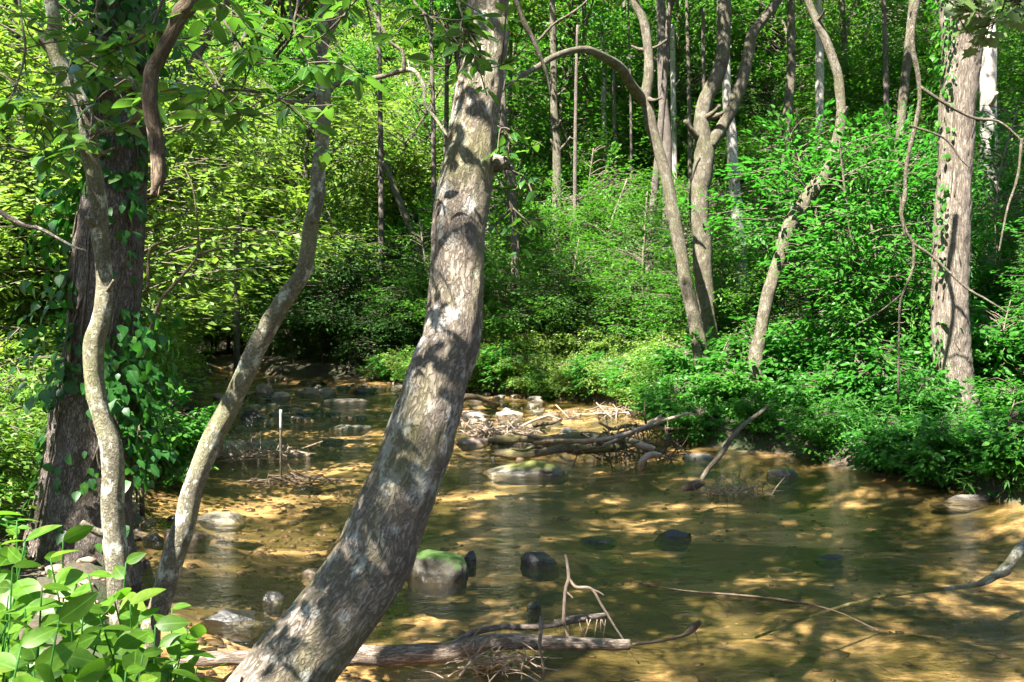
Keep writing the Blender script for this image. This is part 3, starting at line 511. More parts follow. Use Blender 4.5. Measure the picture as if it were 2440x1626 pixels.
# ------------------------------------------------------------------ ivy, vines, laurel sprays, foreground plant
def ivy(name, label, path, rad, base, n, size, amp, seed, sidefn, m='ivy'):
    """leaves on short runners round a trunk; sidefn(z, angle) -> how far they may stand off, 0 for none"""
    r = rng(seed); L = len(path); t = r.random(n*3)*(L-1.01); k = t.astype(int); p = path[k]+(path[k+1]-path[k])*(t-k)[:,None]; q = rad[k]
    a = r.random(n*3)*2*math.pi; off = sidefn(p[:,2], a, r); keep = off > 0
    cl = vnoise(np.c_[a*1.5, p[:,2]*2.2, 0*a], seed); keep &= cl > -.3; p, q, a, off = p[keep][:n], q[keep][:n], a[keep][:n], off[keep][:n]; n = len(p)
    d = np.stack([np.cos(a), np.sin(a), 0*a], -1); P = p+d*(q+.02+off*r.random(n)**1.4)[:,None]; P[:,2] -= off*.15
    A = np.stack([r.normal(0,.45,n), r.normal(0,.45,n), -.75+r.normal(0,.2,n)], -1)+d*.5; N = d*.8+np.array([0,0,.55])+r.normal(0,.28,(n,3))
    return P, A, N, size*r.uniform(.4,1.3,n)
def runners(path, rad, base, n, seed, zr):
    mb = MB(); r = rng(seed)
    for _ in range(n):
        z0, z1 = sorted(r.uniform(*zr, 2)); a = r.random()*6.28; pts = []
        for q in np.linspace(z0, max(z1, z0+.5), 7):
            j = np.argmin(abs(path[:,2]-q)); a += r.normal(0,.18); pts.append(path[j]*[1,1,0]+[math.cos(a)*(rad[j]+.008), math.sin(a)*(rad[j]+.008), q]-base)
        mb.tube(pts, np.linspace(.009,.003,7), 5, 14)
    return mb
def dense(P, r_, n=200): Q = spline(np.c_[P, r_], n); return Q[:,:3], Q[:,3]
dp, dr_ = dense(iP, ir)
def side1(z, a, r):   # the left flank hangs full, the right flank lower down
    l = np.cos(a) < -.25; rr_ = np.cos(a) > .35; front = (np.sin(a) < -.2)
    o = np.where(l & (z > 1.55) & (z < 4.2), .33, 0)+np.where(rr_ & (z > .95) & (z < 2.3), .30, 0)
    o = np.where((o == 0) & front & (r.random(len(z)) < np.where(z < 1.3, .10, np.where((z > 1.7) & (z < 2.5), .22, np.where(z > 2.6, .22, .05)))), .06, o)
    return np.where((o == 0) & (z > 3.4) & (r.random(len(z)) < .5), .35, o)
P, A, N, Sz = ivy('', '', dp, dr_, ib, 2700, .10, 0, 3, side1)
ivo = thing('ivy_vine', 'dark green ivy hanging in curtains from the big dark trunk', 'vine', ib)
link('leaves', leafmesh('leaves', P-ib, A, N, Sz, tpl_leaf(.36,4,.12,.22,.62), M['ivy'], 3, smooth=True), ivo)
link('stem', runners(dp, dr_, ib, 34, 8, (.4,5.5)).mesh('stem', M['b_twig']), ivo)
dp, dr_ = dense(gP, gr)
def side2(z, a, r): l = (np.cos(a) < -.6) & (r.random(len(z)) < .7); return np.where(l & (z < 9), np.where(z < 5, .33, .18), 0)
P, A, N, Sz = ivy('', '', dp, dr_, gb, 1700, .105, 0, 4, side2)
ivo = thing('ivy_vine', 'bright green creeper climbing the left side of the furrowed trunk', 'vine', gb)
link('leaves', leafmesh('leaves', P-gb, A, N, Sz, tpl_leaf(.33,3,.1,.2,.7), M['deep'], 5), ivo)
link('stem', runners(dp, dr_, gb, 8, 9, (.6,7)).mesh('stem', M['b_twig']), ivo)

# hanging vine with branches
mb = MB(); V0 = at(2186,0,12); vb = np.array([(2142-1220)/F*12.4, 12.9, 0.]); vb[2] = g(vb[0], vb[1])
for pts, d in (([(2190,-80,15),(2186,0,15),(2176,52,13),(2173,114,13),(2186,166,12),(2191,218,11),(2189,259,10),(2176,321,11),(2163,373,10),(2157,425,9),(2157,467,11),(2147,508,9),(2160,555,8),(2176,581,8),(2176,638,6),(2155,690,6),(2144,726,5),(2142,813,5),(2140,960,5)], (12,12.4)), ([(2191,207,8),(2248,244,8),(2316,280,7),(2378,290,6),(2419,321,6),(2450,355,5)], (12.1,12)), ([(2176,581,7),(2222,612,6),(2300,684,6),(2352,715,5),(2400,745,4)], (12.3,12)), ([(2170,300,5),(2250,330,5),(2290,380,4),(2310,400,3)], 12), ([(2155,560,5),(2145,470,4)], 12.2), ([(2150,700,4),(2100,740,4),(2040,775,4)], 12.3), ([(2435,330,7),(2425,420,6),(2400,500,5),(2380,600,4)], 12)):
    p_, q_ = wpath(pts, d); mb.tube(p_-vb, q_, 8, 40, .2, 14, 5)
o = thing('hanging_vine', 'long crooked bare vine hanging beside the furrowed trunk', 'vine', vb); link('stem', mb.mesh('stem', M['b_mid']), o)

# broken dead limb hanging at the upper left
mb = MB(); hb = at(451,-20,3.3)
p_, q_ = wpath([(465,-120,40),(451,0,42),(430,31,40),(410,80,32),(382,130,32),(362,170,32),(357,233,34),(363,290,36),(378,337,28),(381,394,28),(376,435,28),(362,467,14)], 3.3); mb.tube(p_-hb, q_, 20, 110, .13, 14, 2, .003)
o = thing('dead_limb', 'broken dead limb hanging with a splintered end at upper left', 'branch', hb); link('wood', mb.mesh('wood', M['wetwood']), o)
mb = MB()
for k in range(5): mb.tube(wpath([(352+8*k,300+30*k,6),(362+5*k,380+14*k,5),(360+4*k,440+8*k,2)], 3.29)[0]-hb, [.006,.005,.001], 5, 8)
link('splinters', mb.mesh('splinters', M['drift']), o)

# bare forked shrub stems left
mb = MB(); sb2 = wat(365,745,.1); sb2 = np.array([-4.0,9.6,0]); sb2[2] = g(sb2[0], sb2[1])
for pts in ([(330,900,9),(373,736,9),(415,679,8),(456,632,7),(472,596,6),(469,518,5),(459,446,4),(440,400,3)], [(472,607,6),(518,594,5),(575,591,4),(588,600,3)], [(352,690,8),(358,596,7),(394,575,5)], [(575,591,4),(573,530,3),(560,470,2)]):
    p_, q_ = wpath(pts, 9.6); mb.tube(p_-sb2, q_, 7, 24, .15, 14, 5)
mb.tube([np.zeros(3), (wpath([(330,900,9)], 9.6)[0][0]-sb2)], [.03,.022], 8, 6, .1)
o = thing('bare_shrub', 'crooked bare mossy stems right of the ivy tree', 'shrub', sb2); link('stem', mb.mesh('stem', M['mosswood']), o)
# left edge branch
mb = MB(); p_, q_ = wpath([(-60,480,18),(0,505,15),(31,524,12),(62,539,11),(99,547,9),(171,586,6),(210,600,4)], 6.0); e0 = p_[0]; mb.tube(p_-e0, q_, 10, 40, .12, 12, 7)
o = thing('dead_branch', 'bare dark branch reaching in from the left edge', 'branch', e0); link('wood', mb.mesh('wood', M['b_dark']), o)

def whorls(tips, dirs, size, per, tpl, seed, spread=.06):
    r = rng(seed); P = []; A = []; N = []; Sz = []
    for c, d in zip(tips, dirs):
        a0 = r.random()*6
        for k in range(int(r.integers(per[0], per[1]+1))):
            a = a0+k*2.399; h = np.array([math.cos(a), math.sin(a), 0]); ax = h+d*.5+np.array([0,0,r.uniform(-.45,.25)])
            P.append(c+h*.01-d*r.uniform(0, spread)); A.append(ax); N.append(np.array([0,0,1.])+r.normal(0,.35,3)); Sz.append(size*r.uniform(.6,1.15))
    return np.array(P), np.array(A), np.array(N), np.array(Sz)
def leafy_branch(root, base, branches, size, seed, m, tpl, twigs=6, tl=.28, per=(4,7), bark='b_twig', names=('branch','leaves')):
    """branches: (pixel path, depth); side twigs end in whorls of leaves"""
    r = rng(seed); mb = MB(); tips = []; dirs = []
    for pts, d in branches:
        p_, q_ = wpath(pts, d); Q = spline(np.c_[p_, q_], 40); mb.tube(Q[:,:3]-base, Q[:,3], 7, 40, .12, 14, seed)
        tips.append(Q[-1,:3]); dirs.append(unit((Q[-1,:3]-Q[-4,:3])[None])[0])
        for k in range(twigs):
            j = int(r.integers(6, 39)); T = unit((Q[min(j+1,39),:3]-Q[j-1,:3])[None])[0]; sd = unit((T*.6+r.normal(0,.75,3)*[1,1,.55])[None])[0]; L = tl*r.uniform(.4,1.2)
            p0 = Q[j,:3]; p2 = p0+sd*L; mid = (p0+p2)/2+[0,0,.03*r.normal()]; mb.tube([p0-base, mid-base, p2-base], [.0035,.0028,.002], 5, 6)
            tips.append(p2); dirs.append(sd)
    P, A, N, Sz = whorls(tips, dirs, size, per, tpl, seed+1)
    link(names[0], mb.mesh(names[0], M[bark]), root); link(names[1], leafmesh(names[1], P-base, A, N, Sz, tpl, M[m], seed, smooth=True), root)
LT = tpl_leaf(.23,7,.10,.16,.85)
o = thing('laurel_branch', 'glossy laurel branches with leaf clusters hanging from the top left', 'branch', at(600,-60,3.6)); b0 = at(600,-60,3.6)
leafy_branch(o, b0, [([(470,-80,9),(490,-10,7),(540,60,6),(590,130,5),(610,150,4)], (3.6,3.4)), ([(700,-80,9),(710,0,7),(700,60,6),(715,110,5),(740,170,4)], (3.8,3.5)), ([(330,60,7),(400,90,7),(470,130,6),(520,200,5),(560,265,4),(600,270,3)], (3.9,3.5)), ([(620,220,8),(560,215,6),(500,225,5),(450,250,4)], (4.0,3.6)), ([(400,-60,8),(380,20,7),(350,80,6),(300,110,5),(240,120,4)], 3.8), ([(690,215,7),(680,230,5),(660,230,4),(700,260,3)], 3.9)], .115, 11, 'laurel', LT, 8, .3)
o = thing('laurel_branch', 'dark laurel sprays hanging in front of the leaning trunk top', 'branch', at(1000,-60,2.9)); b0 = at(1000,-60,2.9)
leafy_branch(o, b0, [([(960,-60,7),(985,0,6),(1010,30,5),(1050,60,4),(1070,100,3)], (3.0,2.9)), ([(1080,-60,7),(1090,0,5),(1110,60,4),(1120,90,3)], 2.95), ([(900,-50,6),(850,0,5),(830,20,4),(825,40,3)], 3.1), ([(1070,60,4),(1120,120,4),(1170,160,3),(1200,150,2)], 2.9)], .066, 12, 'laurel', LT, 7, .19, (3,5))
o = thing('laurel_branch', 'broad leaved branches hanging in the top left corner', 'branch', at(60,-60,4.2)); b0 = at(60,-60,4.2)
leafy_branch(o, b0, [([(40,-60,8),(50,40,7),(60,120,6),(40,200,5),(10,260,4)], (4.3,4.1)), ([(60,60,6),(130,90,6),(200,140,5),(250,170,4)], 4.2), ([(-60,160,6),(10,180,6),(60,240,5),(100,260,4)], 4.3), ([(250,-60,8),(230,20,6),(240,80,5),(260,150,4),(290,200,3)], 4.4), ([(170,150,5),(130,230,4),(90,300,4),(80,340,3)], 4.4), ([(300,190,5),(240,230,5),(220,270,4),(260,300,3)], 4.2)], .11, 13, 'laurel', LT, 7, .32)
b0 = np.array([-1.2, 2.2, 4.2]); r = rng(21); brs = []; mb = MB(); tips = []; dirs = []
for row, n_, t0 in ((40,3,1.7),(120,3,1.5),(270,2,1.9),(340,2,1.6),(430,4,1.5),(800,3,1.6),(865,4,1.5),(905,2,1.5),(1110,4,2.1),(1170,4,1.9),(1230,4,2.0),(1290,4,2.2),(1370,3,2.3),(1440,3,2.2),(1560,3,2.4),(1600,3,2.3)):
    j = np.interp(row, [p[1] for p in LEAN], np.arange(len(LEAN))); q = wpath(LEAN, (3.6,2.5))[0]; c = q[int(j)]+(q[min(int(j)+1,len(q)-1)]-q[int(j)])*(j-int(j))
    for k in range(n_):
        e = c+np.array(S)*(t0+r.uniform(-.1,.5))+r.normal(0,.06,3); tips.append(e); dirs.append(unit(r.normal(size=(1,3)))[0]); st = b0+(e-b0)*.3+[0,0,.15]; mb.tube([st-b0, (st+e)/2-b0+[0,0,.06], e-b0], [.006,.004,.002], 5, 8)
mb.tube([[-1.6,.2,.5],[-.6,.1,.2],[0,0,0],[.5,.2,-.1]], [.03,.022,.016,.006], 8, 20, .1, 8)
P, A, N, Sz = whorls(tips, dirs, .085, (4,7), LT, 5); o = thing('laurel_branch', 'laurel bough above the picture that throws leaf shadows on the leaning trunk', 'branch', b0)
link('branch', mb.mesh('branch', M['b_twig']), o); link('leaves', leafmesh('leaves', P-b0, A, N, Sz, LT, M['laurel'], 5, smooth=True), o)
o = thing('side_twig', 'leafy twig with yellow green leaves growing from the trunk stub', 'twig', at(1185,400,3.4)); b0 = at(1185,400,3.4)
leafy_branch(o, b0, [([(1185,300,4),(1200,310,4),(1215,330,3),(1210,350,3)], 3.4), ([(1188,400,6),(1215,405,4),(1245,420,3),(1265,440,3)], 3.4), ([(1185,420,4),(1210,470,3),(1228,510,2),(1235,540,2)], 3.4)], .062, 14, 'laurel', LT, 6, .15, (2,4))
o = thing('maple_branch', 'pale lobed leaves hanging in front of the furrowed trunk top', 'branch', at(2330,-60,4.0)); b0 = at(2330,-60,4.0)
leafy_branch(o, b0, [([(2240,-60,6),(2260,0,4),(2290,20,3)], 4.0), ([(2330,-60,6),(2320,10,4),(2310,30,3)], 4.0), ([(2400,-60,6),(2390,20,4),(2360,70,3)], 4.0), ([(2500,-30,6),(2440,0,4),(2420,10,3)], 4.0)], .08, 15, 'pale', tpl_lobed(), 7, .16, (2,4))

# yellow green sunlit trees over the upper left, close: leafy boughs of left bank trees
r = rng(77)
for k, (x, y_, s) in enumerate(((-9.5,12.5,1.35),(-7.5,17.5,1.5),(-12.5,17,1.7),(-10.5,22,1.8),(-12.5,27,1.9),(-8.2,13.6,1.1),(-15,24,2))):
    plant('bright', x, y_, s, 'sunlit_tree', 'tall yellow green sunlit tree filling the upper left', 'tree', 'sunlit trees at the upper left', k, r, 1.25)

# foreground broad leaved plant
fb = np.array([-1.45, 2.35, 0.]); fb[2] = g(fb[0], fb[1]); FT = tpl_leaf(.27,8,.10,.22,.8)
o = thing('broad_leaved_plant', 'broad pale green leaved plant in the lower left corner', 'plant', fb)
r = rng(3); mb = MB(); P = []; A = []; N = []; Sz = []
stems = [(30,1350,2.1),(100,1400,2.0),(170,1430,2.0),(60,1290,2.4),(240,1500,2.1),(310,1440,2.3),(370,1490,2.2),(400,1600,2.2),(20,1480,1.9),(150,1560,1.9),(300,1600,2.0),(80,1600,1.8),(210,1370,2.4),(430,1560,2.4),(-40,1400,2.0),(-60,1560,1.8),(240,1640,1.9),(120,1330,2.5),(410,1450,2.45),(340,1560,2.1),(140,1480,1.8),(50,1540,1.7),(220,1580,1.9),(330,1660,1.9),(440,1660,2.3),(270,1420,2.5),(0,1300,2.5),(190,1520,2.3),(120,1640,2.0),(20,1420,2.3),(60,1450,2.0),(130,1560,2.0),(200,1450,2.1),(270,1560,2.1),(90,1520,1.9),(10,1600,1.9),(380,1540,2.4),(330,1480,2.3),(180,1620,1.8),(450,1500,2.5),(470,1590,2.4),(300,1340,2.6),(40,1240,2.6),(-30,1230,2.6),(150,1290,2.6)]
for x, y_, D in stems:
    tip = at(x, y_, D); ft = np.array([tip[0]*.8+fb[0]*.2+r.normal(0,.06), D+r.normal(0,.1), 0]); ft[2] = g(ft[0], ft[1])
    pts = spline(np.array([ft, (ft+tip)/2+r.normal(0,.04,3), tip]), 24); mb.tube(pts-fb, np.linspace(.005,.002,24), 6, 24)
    for k in range(16):
        q = pts[23-k]; a = k*2.4+r.random(); h = np.array([math.cos(a), math.sin(a), r.uniform(-.5,.7)])
        P.append(q); A.append(h); N.append(np.array([0,-.6,.8])+r.normal(0,.55,3)); Sz.append(r.uniform(.06,.14)*(.7 if k < 2 else 1))
link('stem', mb.mesh('stem', M['cane']), o); link('leaves', leafmesh('leaves', np.array(P)-fb, np.array(A), np.array(N), np.array(Sz), FT, M['fore'], 9, smooth=True), o)

# ------------------------------------------------------------------ rocks
_ico = {}
def ico(sub):
    if sub in _ico: return _ico[sub]
    import bmesh
    bm = bmesh.new(); bmesh.ops.create_icosphere(bm, subdivisions=sub, radius=1); V = np.array([v.co[:] for v in bm.verts]); Fc = np.array([[v.index for v in f.verts] for f in bm.faces]); bm.free(); _ico[sub] = (V, Fc); return _ico[sub]
def rock(x0, x1, y0, y1, m, label, seed, dep=.9, group=None, sub=5, flat=1., name='rock', cut=10):
    """pixel box of the visible rock; its foot is at row y1 on the water"""
    y1 -= (.3 if y1 > 1200 else .15)*(y1-y0)
    c = wat((x0+x1)/2, y1); D = c[1]; wx = (x1-x0)/F*D/2; wy = wx*dep; D += wy*.8; c = np.array([(x0+x1)/2-1220, 0, 0])/F*D; c[1] = D
    top = EYE-(y0-HOR)/F*(D+wy*.1); top = max(top, .02); hz = (top*.72 if y1 < 1200 else top*.9)+.05
    V, Fc = ico(sub); V = V.copy(); r = rng(seed)
    for _ in range(cut):
        n = unit(r.normal(size=(1,3)))[0]; d = r.uniform(.5,.85); q = V@n-d; V -= np.outer(np.maximum(q, 0)*.92, n)
    V *= (1+.10*fbm(V*1.6+seed, seed, 4)+.03*fbm(V*7+seed, seed+4, 3))[:,None]; V = V/np.abs(V).max(0); V = np.sign(V)*np.abs(V)**.9; V *= [wx*1.12, wy, hz]; V[:,2] = np.maximum(V[:,2], -.10)
    o = link(name, mesh(name, V, [Fc], M[m]), None, (c[0], c[1], -.05)); return tag(o, label, 'rock', group)
rock(963,1112,1305,1412,'r_moss2','mossy topped boulder in the water right of the leaning trunk',1,.9)
rock(1105,1138,1308,1350,'r_dark','small dark rock touching the mossy boulder',2)
rock(1243,1330,1308,1362,'r_dark','black wet rock standing right of the mossy boulder',3,.8)
rock(1250,1288,1425,1462,'r_dark','small black rock above the foreground log',4)
rock(1385,1468,1277,1298,'r_dark','low dark rock barely breaking the water in mid stream',5,.8)
rock(1562,1647,1256,1290,'r_dark','dark pointed rock alone in mid stream',6,.5)
rock(1125,1344,1086,1142,'r_moss','long low rock with a mossy back and pale left end',7,.5)
rock(1082,1165,1036,1062,'r_brown','brown rock against the right edge of the leaning trunk',8,.7)
rock(1626,1706,1077,1098,'r_grey','flat smooth grey rock left of the slanting stick',9,.6)
rock(1831,1896,1106,1140,'r_moss2','dark round rock with mossy crown near the right bank',10,.8)
rock(2227,2360,1166,1199,'r_grey','wide flat grey rock against the right bank',11,.55)
rock(1937,2010,1318,1337,'r_dark','dark rock just awash in the right half of the stream',12,.7)
rock(480,650,1440,1500,'r_dark','glossy black rock behind the foreground log at left',13,.6)
rock(627,680,1409,1443,'r_dark','small black rock behind the glossy one',14,.8)
rock(311,368,1321,1360,'r_brown','brown rock at the foot of the thin lichen trunk',15)
rock(384,493,1254,1303,'r_brown','rounded reddish rock behind the slender trunk',16)
rock(474,601,1218,1254,'r_moss','low mossy rock right of the slender trunk',17,.7)
rock(720,800,1354,1378,'r_brown','tan rock just under the left edge of the leaning trunk',18,.7)
rock(601,648,906,945,'r_brown','brown boulder far up the stream left of the bend',19)
rock(648,692,927,953,'r_pale','pale boulder far up the stream',20)
rock(715,760,920,943,'r_brown','brown rock in the far riffle nearer the pale boulder',21)
rock(755,800,916,943,'r_grey','grey rock at the right end of the far riffle',22)
rock(575,624,970,1006,'r_dark','dark boulder beside the slender trunk up stream',23)
rock(785,882,1002,1026,'r_moss','low mossy rock left of the leaning trunk in mid stream',24,.6)
rock(765,830,1042,1054,'r_dark','dark flat rock just awash left of the leaning trunk',25,.6)
rock(1103,1175,978,996,'r_grey','flat grey rock in the shallows beyond the brown rock',26,.6)
rock(1180,1248,975,992,'r_pale','pale low rock in the far shallows by the leaning trunk',27,.6)
rock(1330,1385,968,985,'r_brown','brown low rock below the sunny shrubs',28,.6)
rock(1500,1555,962,985,'r_pale','pale rock at the end of the right gravel',29,.6)
rock(1335,1390,1014,1034,'r_pale','pale rock on top of the driftwood jam',30,.7)
rock(690,770,1155,1166,'r_dark','thin dark rock in front of the stake debris',31,.7)
rock(860,905,1148,1162,'r_brown','small brown rock at the left edge of the leaning trunk',32,.6)
rock(655,735,1070,1092,'r_brown','brown rock at the right end of the gravel bar',33,.7)
rock(480,600,1046,1074,'r_pale','pale sandy hump of the gravel bar',34,.8)
rock(560,655,1036,1070,'r_moss','grassy mossy hump of the gravel bar',35,.8)
for k, (x0, x1, y0, y1, m, l) in enumerate(((436,480,960,990,'r_dark','dark rock low on the left bank nearest the white sticks'),(470,512,975,1008,'r_dark','dark rock below the left bank sticks'),(500,545,930,955,'r_brown','brown rock on the far left shore'),(545,590,925,950,'r_dark','dark rock in the far left riffle'),(430,470,1010,1030,'r_grey','grey rock under the left bank twigs'),(655,720,958,972,'r_grey','flat grey shelf rock in the far stream'),(760,880,946,958,'r_grey','long flat shelf rock left of the leaning trunk'),(840,900,920,936,'r_dark','dark rock at the far bend'),(520,575,868,880,'r_pale','pale rock at the farthest reach'),(600,650,872,885,'r_dark','dark rock at the farthest reach'),(650,730,985,996,'r_grey','grey shelf rock beside the far boulders'),(1010,1050,960,975,'r_dark','dark rock hidden behind the leaning trunk edge'),(1420,1470,975,990,'r_brown','brown flat rock in the right shallows'),(395,440,1225,1245,'r_dark','dark wet rock in the left shallows'),(330,400,1268,1300,'r_dark','dark rock in the shade behind the thin trunk'))):
    rock(x0, x1, y0, y1, m, l, 50+k, .7)
r = rng(19); nm = 0
while nm < 240:
    x, y_ = r.uniform(440,1600), r.uniform(900,1095); c = wat(x, y_)
    if not inside(c[:1]*np.ones(1), c[1:2]*np.ones(1))[0] or (x < 900 and y_ > 1040) or vnoise(np.array([[c[0]*.5, c[1]*.35, 0]]), 5)[0] < -.25: continue
    w_ = r.uniform(8,46)*(.6+.6*(y_-880)/200); rock(x-w_/2, x+w_/2, y_-w_*r.uniform(.16,.34), y_, ('r_brown','r_grey','r_pale','r_dark','r_brown','r_moss')[int(r.integers(6))], 'small low stone among the many in the mid stream rubble', 100+nm, .8, 'stones in the mid stream rubble', 3, name='stone'); nm += 1
# gravel
r = rng(9); V, Fc = ico(1); Vs = []; Fs = []; n = 0
for k in range(5200):
    x, y_ = (r.normal(-4.75,.8), r.normal(16.3,.7)) if k < 300 else (r.uniform(-9,-3.6), 0) if k < 600 else (r.uniform(-9,4.5), r.uniform(5.3,26)) if k < 3200 else (-abs(r.normal(0,1.3))-1.0, r.uniform(5.2,13))
    if 300 <= k < 600: y_ = np.interp(-x, [3.45,4.2,5.4,6.5,7.8,8.7,10.2], [7.9,10,13.4,15.8,19.3,23.3,29.6])+r.normal(0,.5)
    s = r.uniform(.015,.07)*(1 if k < 600 or r.random() < .15 else .5); Q = V*(1+.25*r.normal(size=(len(V),1)))*[s*1.3, s, s*.6]; Vs.append(Q+[x, y_, g(x, y_)+s*.1]); Fs.append(Fc+n); n += len(V)
tag(link('gravel', mesh('gravel', np.vstack(Vs), [np.vstack(Fs)], M['r_brown'])), kind='stuff')

# ------------------------------------------------------------------ wood in the water
def wpts(pts):   # pixels resting on the water with height: (x, y, width px, height above water)
    P = []; q = []
    for x, y_, w_, h_ in pts: c = wat(x, y_, h_); P.append(c); q.append(w_/2/F*c[1])
    return np.array(P), np.array(q)
def log(name, label, cat, parts, m, seg=16, n=80, amp=.12, fr=10, bk=.002, group=None, pname='wood'):
    P0, _ = wpts(parts[0]); b0 = P0.mean(0); b0[2] = 0; mb = MB()
    for k, pp in enumerate(parts): P, q = wpts(pp); mb.tube(P-b0, q, seg if k == 0 else 8, n if k == 0 else 30, amp, fr, k+1, bk if k == 0 else 0)
    o = thing(name, label, cat, b0, group); link(pname, mb.mesh(pname, M[m]), o); return o, b0
o, b0 = log('fallen_log', 'long pale fallen log lying in the foreground water', 'log', [[(410,1575,26,0.),(500,1570,30,.03),(600,1567,36,.04),(720,1566,44,.05),(844,1562,49,.06),(917,1564,50,.06),(994,1560,48,.07),(1072,1554,43,.08),(1124,1541,40,.10),(1176,1530,38,.12),(1254,1530,36,.10),(1331,1533,32,.09),(1409,1535,29,.08),(1500,1537,25,.07)], [(1040,1560,20,.08),(1090,1530,16,.11),(1130,1508,15,.14),(1197,1494,14,.16),(1254,1495,14,.15),(1311,1490,14,.15),(1363,1477,18,.14),(1405,1472,16,.13),(1451,1464,12,.12)], [(1095,1612,6,.1),(1134,1560,7,.15),(1176,1515,5,.25)], [(1290,1470,10,.32),(1288,1510,10,.25),(1287,1545,8,.2),(1295,1591,8,.1),(1293,1640,8,.0)]], 'logwood', 24, 180, .17, 8, .004)
mb = MB(); r = rng(12)
for k in range(14):
    x = r.uniform(1320,1450); c = wat(x, 1476, .14); c2 = c+np.array([r.normal(0,.03), -.01, -r.uniform(.04,.12)]); mb.tube([c-b0, c2-b0], [.004,.0015], 5, 3)
link('twigs', mb.mesh('twigs', M['drift']), o)
def up(x, y, Y): return at(x, y, Y)
def stick(name, label, paths, D, m, cat='twig', foot=None):
    b0 = at(paths[0][0][0], paths[0][0][1], D); b0[2] = 0; mb = MB()
    for pp in paths: P, q = wpath(pp, D); mb.tube(P-b0, q, 8, 40, .15, 25, 3)
    o = thing(name, label, cat, b0); link('wood', mb.mesh('wood', M[m]), o); return o
stick('bare_twig', 'pale crooked bare twig standing on the foreground log', [[(1355,1522,6),(1344,1482,8),(1347,1409,9),(1355,1378,9),(1351,1340,7),(1347,1322,5)],[(1355,1378,7),(1373,1399,8),(1409,1404,7),(1435,1445,6),(1471,1503,5),(1523,1582,4)],[(1347,1409,6),(1365,1425,4)],[(1405,1404,5),(1425,1410,4),(1438,1418,3)]], 5.75, 'drift')
def pile(name, label, c, s, n, rad, m, seed, cat='debris', up_=.3, extra=None):
    r = rng(seed); mb = MB()
    mb.tube([[-s[0]*.9,0,.03],[0,.02,.06],[s[0]*.9,.05,.04]], [rad,rad*1.2,rad*.6], 6, 12, .2)
    for k in range(n):
        p = np.array([r.normal(0,s[0]*.35), r.normal(0,s[1]*.35), abs(r.normal(0,s[2]*.4))]); d = unit(r.normal(size=(1,3))*[1,1,up_])[0]; L = r.uniform(.3,1)*s[0]*.8
        mb.tube([p-d*L/2, p+r.normal(0,.05,3)*L, p+d*L/2], [rad*r.uniform(.5,1.3), rad*r.uniform(.5,1), rad*.3], 5, 7)
    o = thing(name, label, cat, c); link('twigs', mb.mesh('twigs', M[m]), o); return o
pile('twig_nest', 'tangle of brown twigs caught in front of the foreground log', wat(1195,1592), (.42,.2,.16), 70, .0045, 'drift', 1)
pile('twig_clump', 'clump of pale roots and twigs standing in the water near the slanting stick', wat(1765,1180), (.6,.3,.2), 60, .007, 'drift', 2, up_=.8)
pile('stake_debris', 'dark twigs gathered round the foot of the thin stake', wat(705,1152), (.8,.3,.12), 50, .009, 'wetwood', 3)
pile('root_tangle', 'tangled brown roots at the right end of the driftwood jam', wat(1500,1085), (1.1,.6,.5), 110, .012, 'wetwood', 4, up_=.8)
pile('pale_driftwood_heap', 'bleached driftwood heap right of the leaning trunk', wat(1190,1038), (.95,.5,.3), 90, .014, 'drift', 5, up_=.5)
pile('gravel_bar_twigs', 'pale dead twigs strewn over the gravel bar', wat(575,1088), (1.3,.5,.22), 80, .009, 'drift', 6, up_=.5)
pile('bank_twigs', 'dry twigs heaped on the left shore', wat(420,1060), (1.2,.6,.2), 60, .009, 'drift', 7, up_=.5)
pile('far_debris', 'pale sticks piled below the sunny shrubs', wat(1520,990), (1.6,.9,.25), 80, .014, 'drift', 8, up_=.4)
log('mossy_log', 'thick mossy log forming the driftwood jam', 'log', [[(1165,1050,14,.05),(1230,1046,18,.1),(1310,1050,24,.14),(1390,1040,22,.2),(1460,1044,22,.2),(1530,1020,16,.3),(1580,1000,14,.4)],[(1270,1062,10,.05),(1400,1052,14,.15),(1500,1030,14,.3),(1560,1000,8,.5)]], 'mosswood', 14, 60, .42, 6)
log('mossy_log', 'dark mossy log in front of the jam behind the long low rock', 'log', [[(1180,1080,16,.05),(1260,1082,22,.06),(1340,1070,24,.12),(1430,1072,18,.12),(1520,1054,13,.2)]], 'mosswood', 14, 60, .45, 6)
log('crooked_root', 'crooked root stump bending down at the right end of the jam', 'root', [[(1560,1070,11,.2),(1530,1062,17,.25),(1500,1050,14,.3),(1470,1040,10,.32)],[(1575,1085,10,.15),(1550,1085,17,.2),(1530,1100,15,.12),(1524,1122,11,-.02)],[(1440,1060,8,.3),(1560,1010,9,.45),(1640,985,7,.6)]], 'drift', 12, 40, .25, 8)
log('thin_log', 'slim brown branch lying across the top of the jam', 'log', [[(1255,1036,6,.2),(1340,1050,9,.25),(1450,1045,10,.35),(1540,1015,9,.5),(1575,990,6,.6)]], 'drift', 8, 40)
stick('pale_stick', 'thin pale stick rising from the bleached driftwood heap', [[(1230,1025,7),(1265,1005,6),(1308,990,5)],[(1308,990,4),(1340,1000,4),(1372,992,3)]], 17.5, 'drift', 'stick')
o, b0 = log('slanting_stick', 'long brown stick slanting up out of the water', 'stick', [[(1625,1165,12,.0),(1650,1158,22,.04),(1672,1150,18,.06)]], 'wetwood', 10, 20, .2)
mb = MB(); P, q = wpath([(1668,1150,11),(1690,1115,11),(1714,1088,12),(1750,1036,11),(1782,1005,10),(1810,985,9),(1833,966,6)], 11.4); mb.tube(P-b0, q, 9, 40, .12, 14, 2); link('stick', mb.mesh('stick', M['b_twig']), o)
